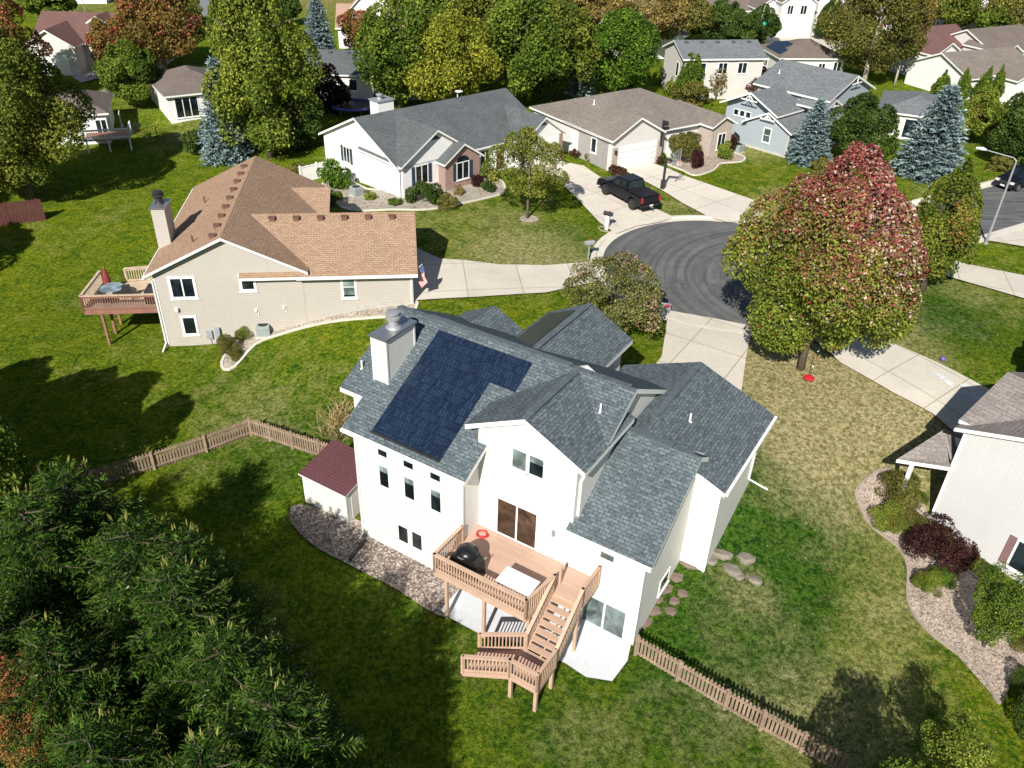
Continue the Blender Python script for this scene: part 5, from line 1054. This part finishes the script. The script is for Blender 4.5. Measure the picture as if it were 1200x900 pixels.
for i in range(3):
    a, b = pts[i], pts[i+1]
    for z in (.1,.4,.7,1.0,1.2): B.bar(a+Vector((0,0,z)), b+Vector((0,0,z)), .025, .025)
    for k in range(8): q = a.lerp(b, k/8); B.bar(q, q+Vector((0,0,1.2)), .02, .02)
B.build('wire_panel', 'dark_metal', t)
for q in pts: B = MB(); B.bar(q-Vector((0,0,.2)), q+Vector((0,0,1.3)), .07, .07); B.build('post', 'dark_metal', t)
P = G(22,262); t = thing('board_fence', 'red board fence at the left edge with deep shade put into its colour', 'fence', P, R(25)); B = MB(); [B.box(-5+k*.25,-5+k*.25+.23,-.02,.02,-.2,1.8) for k in range(28)]; B.build('panel', 'shaded_red_wood', t)
for k in range(4): B = MB(); B.box(-5+k*2.2,-4.88+k*2.2,.02,.14,-.3,1.85); B.build('post', 'shaded_red_wood', t)

# ------------------------------------------------------------------ picket fences
def picket_fence(label, pts, hgt=1.12, gap=.15):
    P = [G(u, v) for u, v in pts]; t = thing('picket_fence', label, 'fence', P[0]); Q = [p_-P[0] for p_ in P]; r2_ = random.Random(5)
    for i, q in enumerate(Q): B = MB(); B.bar(q-Vector((0,0,.2)), q+Vector((0,0,hgt+.02)), .13, .13, up=(1,0,0)); B.build('post', 'old_wood', t)
    for i in range(len(Q)-1):
        a, b = Q[i], Q[i+1]; d = b-a; L = d.length; nrm = Vector((d.y,-d.x,0)).normalized(); B = MB(); Z = Vector((0,0,1))
        for z in (.2, hgt-.18): B.bar(a+Z*z, b+Z*z, .05, .09)
        n = int(L/gap)
        for k in range(n):
            q = a.lerp(b, (k+.5)/n)+nrm*.045*(-1); w = .10; h_ = hgt+r2_.uniform(-.03,.03); dd = d.normalized()*w/2; tl = nrm*r2_.uniform(-.015,.015)
            B.prism([q-dd+Z*.04, q+dd+Z*.04, q+dd+Z*(h_-.05)+tl, q+Z*h_+tl, q-dd+Z*(h_-.05)+tl], nrm*.022)
        B.build('panel', 'old_wood', t)
picket_fence('weathered picket fence running from the shed across the grass on the left', [(60,590),(84,577),(128,567),(182,550),(243,530),(295,510),(317,517),(343,526),(374,536),(396,543)])
picket_fence('weathered picket fence leaving the right corner of the white house', [(744,767),(793,797),(848,831),(890,855),(937,881),(984,907),(990,930)])
# stepping stones and boulders on the right of the house
M('flagstone', (.17,.125,.10), .9, .3, 3, .4); M('boulder', (.20,.18,.145), .9, .35, 2.5, .6)
def stone(name, label, cat, u, v, w, d, h_, mat, grp, seed):
    g_ = random.Random(seed); P = G(u, v); B = MB(); n_ = 9 if name == 'boulder' else 6
    ring = [(w/2*math.cos(2*math.pi*k/n_)*g_.uniform(.7,1.15), d/2*math.sin(2*math.pi*k/n_)*g_.uniform(.8,1.1)) for k in range(n_)]
    lo = [(x, y, -.1) for x, y in ring]; md = [(x, y, h_*.6+g_.uniform(-.02,.02)) for x, y in ring]; tp_ = [(x*.72, y*.72, h_+g_.uniform(-.04,.04)*h_*3) for x, y in ring]
    for A_, B_ in ((lo, md), (md, tp_)):
        for k in range(n_): B.face([A_[k], A_[(k+1) % n_], B_[(k+1) % n_], B_[k]])
    B.face(tp_); o = B.build(name, mat, recalc=True); o.location = P; o.rotation_euler = (0,0,MYAW+g_.uniform(-.3,.3)); tag(o, label, cat, grp)
for k, (u, v, w, d) in enumerate(((757,728,.8,1.1),(766,714,.8,1.0),(772,702,.6,.6),(787,716,.7,.65),(790,704,.6,.6),(800,695,.6,.6),(780,689,.9,1.1),(793,676,.9,.8),(806,660,1.3,.7))): stone('stepping_stone', 'flat brown stepping stone set in the grass along the house side', 'stone', u, v, w*.85, d*.85, .045, 'flagstone', 'stepping stones along the house side', k+1)
for k, (u, v, w, d, h_, lb) in enumerate(((846,650,1.7,.7,.35,'long pale boulder nearest the house corner'),(833,657,1.0,.8,.25,'flat boulder touching the house wall'),(858,668,1.2,.9,.25,'low flat boulder in the middle of the rock step'),(874,655,1.1,.9,.4,'rounded grey boulder at the right of the rock step'),(884,680,.9,.6,.25,'separate small boulder lowest in the grass'),(866,675,.7,.6,.2,'small flat boulder below the middle boulder'))): stone('boulder', lb, 'boulder', u, v, w*.8, d*.75, h_*.42, 'boulder', None, k+31)
# ------------------------------------------------------------------ trees
leafy('maple_tree', 'large maple turning red at the top, in front of the turning circle', 938, 432, 158, 190, 'maple', 'maple', .05, 28000, .19, r=.19, seed=11, nl=54, lobe=.235, limbs=9)
leafy('street_tree', 'dense dark green tree behind the red topped maple near the street lamp', 1080, 341, 184, 100, 'mixed', 'pyr', .12, 11000, .20, seed=12, nl=34, lobe=.3)
leafy('shade_tree', 'dark rounded tree between the blue house and the big blue spruce', 1000, 196, 106, 76, 'dk', 'oval', .1, 6500, .24, seed=13)
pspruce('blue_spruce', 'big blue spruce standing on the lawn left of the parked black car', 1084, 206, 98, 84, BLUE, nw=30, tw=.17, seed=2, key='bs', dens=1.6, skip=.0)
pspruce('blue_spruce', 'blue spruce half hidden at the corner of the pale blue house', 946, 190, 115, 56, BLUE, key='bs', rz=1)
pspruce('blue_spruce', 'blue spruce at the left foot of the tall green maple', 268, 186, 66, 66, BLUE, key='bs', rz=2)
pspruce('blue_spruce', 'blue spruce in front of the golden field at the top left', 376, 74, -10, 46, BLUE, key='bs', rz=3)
pspruce('blue_spruce', 'small pale blue spruce behind the pale grey hip roof', 679, 116, 62, 33, ((.12,.16,.15),(.30,.36,.35),(.3,.35,.34)), nw=14, tw=.26, seed=4)
leafy('crab_tree', 'loose airy tree in a mulch ring on the lawn before the brick gable', 618, 256, 148, 98, 'fresh', 'oval', .22, 4200, .17, seed=15, r=.10, nl=34, lobe=.22, limbs=9)
leafy('crab_tree', 'low spreading pinkish tree beside the turning circle', 712, 394, 306, 132, 'crab', 'round', .1, 4600, .15, seed=16, r=.10, nl=36, lobe=.22, limbs=9)
leafy('tall_maple', 'tallest yellow green maple at the top left beside a blue spruce', 318, 184, -62, 150, 'lime', 'pyr', .02, 17000, .30, seed=17, nl=44, lobe=.28)
leafy('green_tree', 'narrow mid green tree left of the yellow tree in the back row', 470, 130, -24, 96, 'green', 'oval', .06, 5000, .36, seed=18)
leafy('yellow_tree', 'yellow tree in the middle of the dense back row', 528, 132, 6, 110, 'yel', 'oval', .05, 7500, .32, seed=19)
leafy('green_tree', 'deep green tree right of the yellow tree in the back row', 604, 122, -22, 112, 'green', 'oval', .05, 6500, .36, seed=20)
leafy('green_tree', 'olive tinged tree left of the small pale blue spruce', 652, 116, -16, 92, 'mixed', 'oval', .05, 5500, .36, seed=21)
leafy('green_tree', 'bright green tree right of the small pale blue spruce', 722, 114, 6, 92, 'bright', 'oval', .03, 7000, .32, seed=22)
leafy('green_tree', 'green tree peeping over the back row behind the yellow tree', 562, 96, -34, 100, 'mixed', 'oval', .1, 4500, .4, seed=23)
shrub('small dark red sapling in front of the bright green tree of the back row', 736, 102, 14, 30, 'plum', 'red_sapling', 'tree', 'oval', 700, .2)
leafy('willow_tree', 'golden olive tree with pale trunk behind the grey two storey house', 757, 70, -22, 116, 'gold', 'vase', .2, 5200, .34, seed=24, mat='pale_bark')
leafy('willow_tree', 'yellowish tree at the top edge above the grey two storey house', 800, 50, -16, 76, 'olive', 'oval', .1, 3800, .36, seed=25)
leafy('arborvitae', 'broad dark green arborvitae left of the far light pole', 850, 54, 0, 70, 'dk', 'oval', .0, 5000, .34, seed=26)
leafy('arborvitae', 'dark green arborvitae right beside the far light pole', 889, 50, 2, 40, 'dk', 'oval', .0, 3500, .34, seed=27)
leafy('arborvitae', 'columnar green tree standing at the corner of the grey two storey house', 806, 117, 58, 30, 'green', 'column', .0, 2600, .24, seed=28)
leafy('birch_tree', 'large olive yellow tree rising above the slate hip roof', 1012, 98, -44, 118, 'olive', 'oval', .06, 10000, .30, seed=29, mat='pale_bark', nl=40, lobe=.25)
leafy('birch_tree', 'thin nearly bare birch with pale leaning trunks at the upper right', 1048, 100, -22, 62, 'gold', 'vase', .3, 1300, .28, seed=30, mat='pale_bark', r=.13, limbs=12)
for k, (u, vb, vt, w, lb) in enumerate(((1097,122,82,28,'leftmost and broadest arborvitae before the pale gable'),(1122,122,80,22,'second arborvitae from the left before the pale gable'),(1147,122,78,22,'third arborvitae, before the brown grey roof'),(1162,121,76,17,'slender rightmost arborvitae of the row before the brown grey roof'))):
    leafy('arborvitae', lb, u, vb, vt, w, 'green', 'pyr', .0, 2200, .24, key=('arb',), group='row of arborvitae', seed=31)
leafy('garden_tree', 'yellow green tree right of the big blue spruce', 1138, 168, 100, 54, 'lime', 'oval', .02, 4500, .26, seed=32)
leafy('garden_tree', 'dark green tree at the right edge above the parked black car', 1186, 196, 104, 76, 'dk', 'oval', .05, 6500, .26, seed=33)
leafy('round_tree', 'round clipped green tree in front of the brown hip roof cottage', 158, 126, 50, 70, 'green', 'round', .12, 6000, .28, seed=34)
leafy('autumn_tree', 'orange tinted tree at the top left behind the round green tree', 195, 84, -30, 110, 'orange', 'oval', .08, 7000, .34, seed=35)
leafy('autumn_tree', 'red orange tree in front of the maroon roof', 140, 90, 18, 58, 'orange', 'round', .1, 5500, .26, seed=36)
leafy('autumn_tree', 'pinkish orange tree in front of the peach brown roof', 424, 62, 8, 52, 'orange', 'round', .05, 3200, .30, seed=37)
leafy('large_oak', 'largest dark green tree overhanging the left edge', 38, 238, 26, 160, 'mixed', 'oval', .06, 20000, .28, seed=38, nl=44, lobe=.27)
leafy('large_oak', 'orange tipped tree in the top left corner behind the large dark tree', 8, 124, -30, 120, 'orange', 'oval', .1, 6000, .34, seed=39)
leafy('understory_tree', 'russet dark tree in the shade right of the tall yellow green maple', 388, 132, 76, 44, 'plum', 'oval', .02, 3000, .22, seed=40)
leafy('understory_tree', 'dark bushy tree low behind the tall yellow green maple', 352, 172, 108, 74, 'dk', 'round', .0, 4500, .25, seed=41)
leafy('garden_tree', 'russet tree before the solar roofed house', 884, 112, 76, 46, 'russet', 'round', .04, 3400, .22, seed=42)
leafy('garden_tree', 'thin light tree before the grey two storey house wall', 838, 118, 80, 26, 'gold', 'vase', .25, 160, .22, seed=43)
shrub('yellow green bush at the foot of the columnar tree', 795, 112, 34, 26, 'lime', n=1100, leaf=.1)
shrub('olive bush behind the pale grey hip roof', 812, 122, 56, 24, 'olive', n=1300, leaf=.1)
shrub('deep green bush left of the columnar tree', 783, 100, 36, 22, 'green', n=1100, leaf=.1)
leafy('far_spruce', 'dark feathery pine beside the cream gabled house', 968, 46, -2, 48, 'dk', 'pyr', .02, 4000, .34, seed=44)
for k, (u, vb, vt, w, pl, lb) in enumerate(((1185,52,-22,90,'olive','olive tree in the top right corner'),(1105,40,-30,76,'mixed','mixed green tree at the top edge left of the corner gable'),(1160,52,0,44,'green','green tree behind the maroon gable'),(690,40,-30,90,'gold','golden tree at the top edge behind the bright green tree'),(925,16,-28,60,'mixed','green tree behind the cream gabled house'),
        (1062,40,-26,46,'green','deep green tree behind the bare birch'),(520,64,-30,84,'green','green tree at the top edge behind the yellow tree'),(620,64,-34,96,'green','green tree at the top edge behind the deep green tree'),(455,50,-22,56,'mixed','mixed tree above the slate grey roof'),(340,30,-12,30,'dk','small dark tree by the golden field'),(215,30,-26,50,'mixed','mixed tree at the top edge left of the far street'),(60,26,-24,64,'green','green tree behind the maroon roof at the top'))):
    leafy('background_tree', lb, u, vb, vt, w, pl, 'oval', .05, 3200, .42, key=('bg', pl), seed=60+k)
leafy('lime_tree', 'dark pine like tree poking in at the right edge beside the driveway lawn', 1222, 456, 372, 60, 'dk', 'pyr', .0, 3500, .2, seed=45)
# near spruces, lower left corner
NS = dict(nw=30, tw=.085, dens=1.0, fine=True, droop=.30, skip=.06)
def near(lb, tipuv, h, r, seed, key, rz=0):
    x, y = gp(*tipuv, h); return spruce('spruce_tree', lb, (x, y, H(x, y)), h-H(x, y)+.1, r, SPR, seed=seed, key=key, rz=rz, **NS)
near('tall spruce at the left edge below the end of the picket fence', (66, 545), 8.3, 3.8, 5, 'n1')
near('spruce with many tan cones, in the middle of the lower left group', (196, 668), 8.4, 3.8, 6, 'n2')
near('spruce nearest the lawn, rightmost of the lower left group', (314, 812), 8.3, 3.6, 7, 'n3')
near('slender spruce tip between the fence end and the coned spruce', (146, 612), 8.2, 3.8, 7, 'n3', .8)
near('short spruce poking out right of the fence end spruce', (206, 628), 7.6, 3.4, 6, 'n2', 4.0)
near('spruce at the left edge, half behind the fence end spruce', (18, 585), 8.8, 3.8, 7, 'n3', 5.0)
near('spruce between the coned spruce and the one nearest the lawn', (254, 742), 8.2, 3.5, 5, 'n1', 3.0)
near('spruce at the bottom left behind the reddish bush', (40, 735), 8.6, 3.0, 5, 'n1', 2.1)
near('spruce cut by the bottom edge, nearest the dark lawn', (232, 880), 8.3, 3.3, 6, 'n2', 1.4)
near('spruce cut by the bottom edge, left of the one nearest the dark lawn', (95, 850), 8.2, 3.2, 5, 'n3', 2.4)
# more of the same row, left of and below the picture, whose shadows lie on the lawns
for k, (x, y, h_) in enumerate(((-20.5,21.0,9),(-25,19,10),(-16.2,16.5,8.6),(-5.4,7.6,8.6),(-7.4,9.6,8.4),(-5.8,11.0,8.2))):
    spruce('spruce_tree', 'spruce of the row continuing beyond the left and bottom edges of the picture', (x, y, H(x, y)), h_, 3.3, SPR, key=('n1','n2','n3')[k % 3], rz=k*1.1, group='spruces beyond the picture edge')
for k, (x, y, h_, r_) in enumerate(((-44,46,12,5),(-50,56,12,5.5),(-43,37,12,5),(-23.0,26.2,10.6,2.5),(-26.0,27.8,10.8,3.0),(-28.8,28.0,11,3.3),(-32.6,28.4,11,3.4),(-36.8,29,11.5,3.6))):
    leafy('large_oak', 'broad leafy tree left of the picture edge shading the left lawn', 0, 0, 0, 0, 'green', 'oval', .1, 8000, .34, pos=(x, y, H(x, y)), h=h_, rad=r_, seed=90, key=('off',), group='trees left of the picture edge')
P = Vector(gp(10, 800, 6.4)); leafy('red_leaved_bush', 'reddish autumn bush at the left edge among the dark spruces', 0, 0, 0, 0, 'orange', 'round', .3, 6500, .075, pos=(P.x, P.y, H(P.x, P.y)), h=8.0, rad=1.5, seed=46, r=.08)
P = Vector(gp(1132, 866, 4.2)); leafy('young_tree', 'sunlit yellow green tree top at the bottom right edge', 0, 0, 0, 0, 'lime', 'vase', .2, 5000, .085, pos=(P.x, P.y, H(P.x, P.y)), h=4.6, rad=1.55, seed=47, r=.07, nl=34, lobe=.24)
P = gp(1042, 790, 0); leafy('young_tree', 'tall tree just below the bottom edge whose shade lies on the right lawn', 0, 0, 0, 0, 'green', 'round', .3, 5000, .14, pos=(P[0]-4.2, P[1]-9.5, H(P[0]-4.2, P[1]-9.5)), h=7.4, rad=2.2, seed=48)
# ------------------------------------------------------------------ shrubs
for a in ((394,221,38,32,'bright','rounded bright green shrub at the corner of the white single storey house'),(488,236,26,24,'dk','clipped dark green ball, left of the pair under the shuttered window'),(508,238,24,26,'dk','clipped dark green ball, right of the pair under the shuttered window'),(524,243,30,14,'olive','low olive mound in front of the brick gable'),
          (573,224,18,14,'dk','small clipped green ball right of the brick gable'),(560,218,16,15,'plum','dark purple shrub beside the brick wall'),(575,212,16,16,'plum','dark maroon shrub by the white house door'),(352,206,36,14,'olive','low brown green shrub behind the tan roof'),(434,234,14,10,'lime','tiny lime plant in the pale stones'),(463,240,16,9,'green','small green plant near the white house corner'),(538,228,12,12,'gold','straw coloured tuft by the brick gable'),
          (390,240,22,18,'green','green tuft at the edge of the tan roof'),(765,186,30,12,'bright','bright green low juniper left of the small garden tree'),(815,197,16,24,'plum','dark purple ball shrub in the pink mulch bed'),(848,186,20,18,'lime','yellow green shrub at the right end of the pink mulch bed'),(857,178,12,24,'plum','upright plum shrub by the brick gable of the pale grey house'),(773,192,9,9,'russet','round rust coloured mum beside the white garage door'),
          (676,183,16,10,'russet','brown shrub along the side wall of the pale grey house'),(690,189,12,9,'olive','olive tuft along the side wall of the pale grey house'),(722,205,24,10,'russet','brown low shrub at the garage corner'),
          (1046,592,52,46,'olive','large rounded olive shrub left of the porch post'),(1036,618,40,30,'lime','light green shrub below the porch'),(1062,622,40,28,'olive','green shrub between the porch and the maroon bush'),(1098,662,70,56,'plum','dark maroon barberry bush against the white wall'),(1084,692,34,26,'lime','yellow green spreading shrub below the maroon bush'),(1102,684,30,24,'bright','green shrub tucked right of the maroon bush'),
          (1078,586,16,12,'green','small green plant beside the porch slab'),(1196,812,34,30,'dk','dark green shrub with shade at the lower right edge'),(1204,762,34,30,'olive','olive shrub at the right edge below the weeping bush'),(1212,862,56,50,'dk','dark shrub in the bottom right corner'),
          (268,412,24,22,'olive','brown green shrub at the curved bed of the tan house'),(286,398,20,16,'lime','yellow green low plant by the tan house wall'),(278,420,16,12,'olive','low plant at the tip of the curved bed'),(728,126,24,16,'green','green bush behind the hip roof ridge'),
          (240,176,46,32,'dk','dark rounded juniper at the left foot of the blue spruce'),(290,150,40,26,'green','green shrub under the tall maple'),(960,205,30,18,'olive','low olive shrub before the hidden blue spruce'),(1047,155,18,10,'russet','red brown shrub by the entrance of the slate hip roofed house'),(1063,153,12,9,'lime','yellow shrub at the entrance walk of the slate hip roofed house'),(220,140,10,14,'olive','small shrub by the cottage porch'),(1170,200,30,18,'olive','shrub behind the parked black car')):
    u, v, w, hpx, pl, lb = a; far = v < 300; shrub(lb, u, v, w, hpx, pl, n=1000 if far else 3200, leaf=.13 if far else .06)
leafy('weeping_shrub', 'big spreading green bush with drooping leaves under the mauve shutters', 1152, 758, 668, 88, 'green', 'vase', .02, 6500, .085, 'shrub', seed=50, r=.06, nl=36, lobe=.26)
leafy('garden_tree', 'small olive ornamental tree in the pink mulch bed', 800, 190, 152, 44, 'olive', 'round', .2, 2400, .15, seed=51)
# fallen leaves under and around the maple
g = np.random.default_rng(9); n = 900; q = np.concatenate([np.array([17.5,41.5])+g.normal(size=(600,2))*np.array([4.5,4.0]), np.array([17,31])+g.normal(size=(300,2))*np.array([4,6])]); zz = Hn(q[:,0], q[:,1])+.045
o = mobj('fallen_leaves', attr_mesh('fallen_leaves', leaves(np.column_stack([q, zz]), unit(g.normal(size=(n,3))*.25+np.array([0,0,1.])), .055, g), np.array([(.42,.20,.10),(.5,.38,.2),(.34,.09,.07),(.35,.30,.10)])[g.integers(0,4,n)], 'leaf')); tag(o, kind='stuff')
# dry grass clump by the shed
P = G(398, 500); g = np.random.default_rng(3); n = 500; az = g.random(n)*6.28; ln = .5+.9*g.random(n); d = np.stack([np.cos(az)*.55, np.sin(az)*.55, np.full(n, .8)], 1); base = g.normal(size=(n,3))*np.array([.5,.9,0]); U = d*ln[:, None]*.5; Vv = unit(np.cross(d, g.normal(size=(n,3))))*.02
o = mobj('ornamental_grass', attr_mesh('blades', np.stack([base, base+U+Vv, base+2*U*np.array([1.1,1.1,.8]), base+U-Vv], 1).reshape(-1,3), np.array((.42,.33,.16))*(1+g.normal(size=(n,1))*.25), 'leaf'), None, P); tag(o, 'straw coloured ornamental grass clump by the picket fence', 'grass clump')
P = G(884, 52); t = thing('far_light_pole', 'slim far light pole with green sign between the two dark arborvitae', 'street lamp', P); B = MB(); B.tube([(0,0,-.2),(.6,0,5.5)], [.10,.06], 8); B.build('pole', 'grey_metal', t); M('sign_green', (.02,.32,.24), .5); B = MB(); B.lathe((.9,-.1,2.9), [(.02,-.35),(.3,-.2),(.36,0),(.3,.2),(.02,.35)], 10); B.build('sign', 'sign_green', t)
P = G(100, 14); t = thing('utility_pole', 'thin pale pole in front of the hoop greenhouse', 'pole', P); B = MB(); B.tube([(0,0,-.2),(0,0,6)], [.08,.05], 8); B.build('pole', 'grey_metal', t); B = MB(); B.box(-.3,.3,-.05,.05,5.6,5.7); B.build('crossarm', 'grey_metal', t)

# ------------------------------------------------------------------ light, sky, camera
EL, AZ = R(37), R(18)          # light travels towards azimuth AZ (from +Y to +X)
w = bpy.data.worlds.new('World'); C.world = w; w.use_nodes = True; nt = w.node_tree; bg = nt.nodes['Background']
sk = nt.nodes.new('ShaderNodeTexSky'); sk.sky_type = 'NISHITA'; sk.sun_disc = False; sk.sun_elevation = EL; sk.sun_rotation = math.pi+AZ; sk.air_density = 1.0; sk.dust_density = .6; sk.ozone_density = 1.2
nt.links.new(sk.outputs[0], bg.inputs[0]); bg.inputs[1].default_value = .052
sd = bpy.data.lights.new('sun', 'SUN'); sd.energy = 4.6; sd.angle = R(.55); sd.color = (1, .95, .87); so = bpy.data.objects.new('sun', sd); COL.objects.link(so)
D = Vector((math.sin(AZ)*math.cos(EL), math.cos(AZ)*math.cos(EL), -math.sin(EL))); so.rotation_euler = D.to_track_quat('-Z', 'Y').to_euler(); so.location = (-20, -40, 60)
cam = bpy.data.cameras.new('camera'); co_ = bpy.data.objects.new('camera', cam); COL.objects.link(co_); C.camera = co_
cam.sensor_width = 36; cam.lens = 36*CF/1200; cam.clip_end = 3000; cam.clip_start = .5
cr, sr = math.cos(CR), math.sin(CR); r0 = Vector((1,0,0)); u0 = Vector((0, math.sin(CT), math.cos(CT))); f0 = Vector((0, math.cos(CT), -math.sin(CT)))
rx_, ux_ = r0*cr-u0*sr, r0*sr+u0*cr; m4 = Matrix((rx_, ux_, -f0)).transposed().to_4x4(); m4.translation = (0, 0, CH); co_.matrix_world = m4
vs = C.view_settings; vs.view_transform = 'Standard'; vs.look = 'None'; vs.gamma = 1; vs.exposure = 0.62; vs.use_curve_mapping = False
C.cycles.max_bounces = 5; C.cycles.diffuse_bounces = 3; C.cycles.transparent_max_bounces = 6
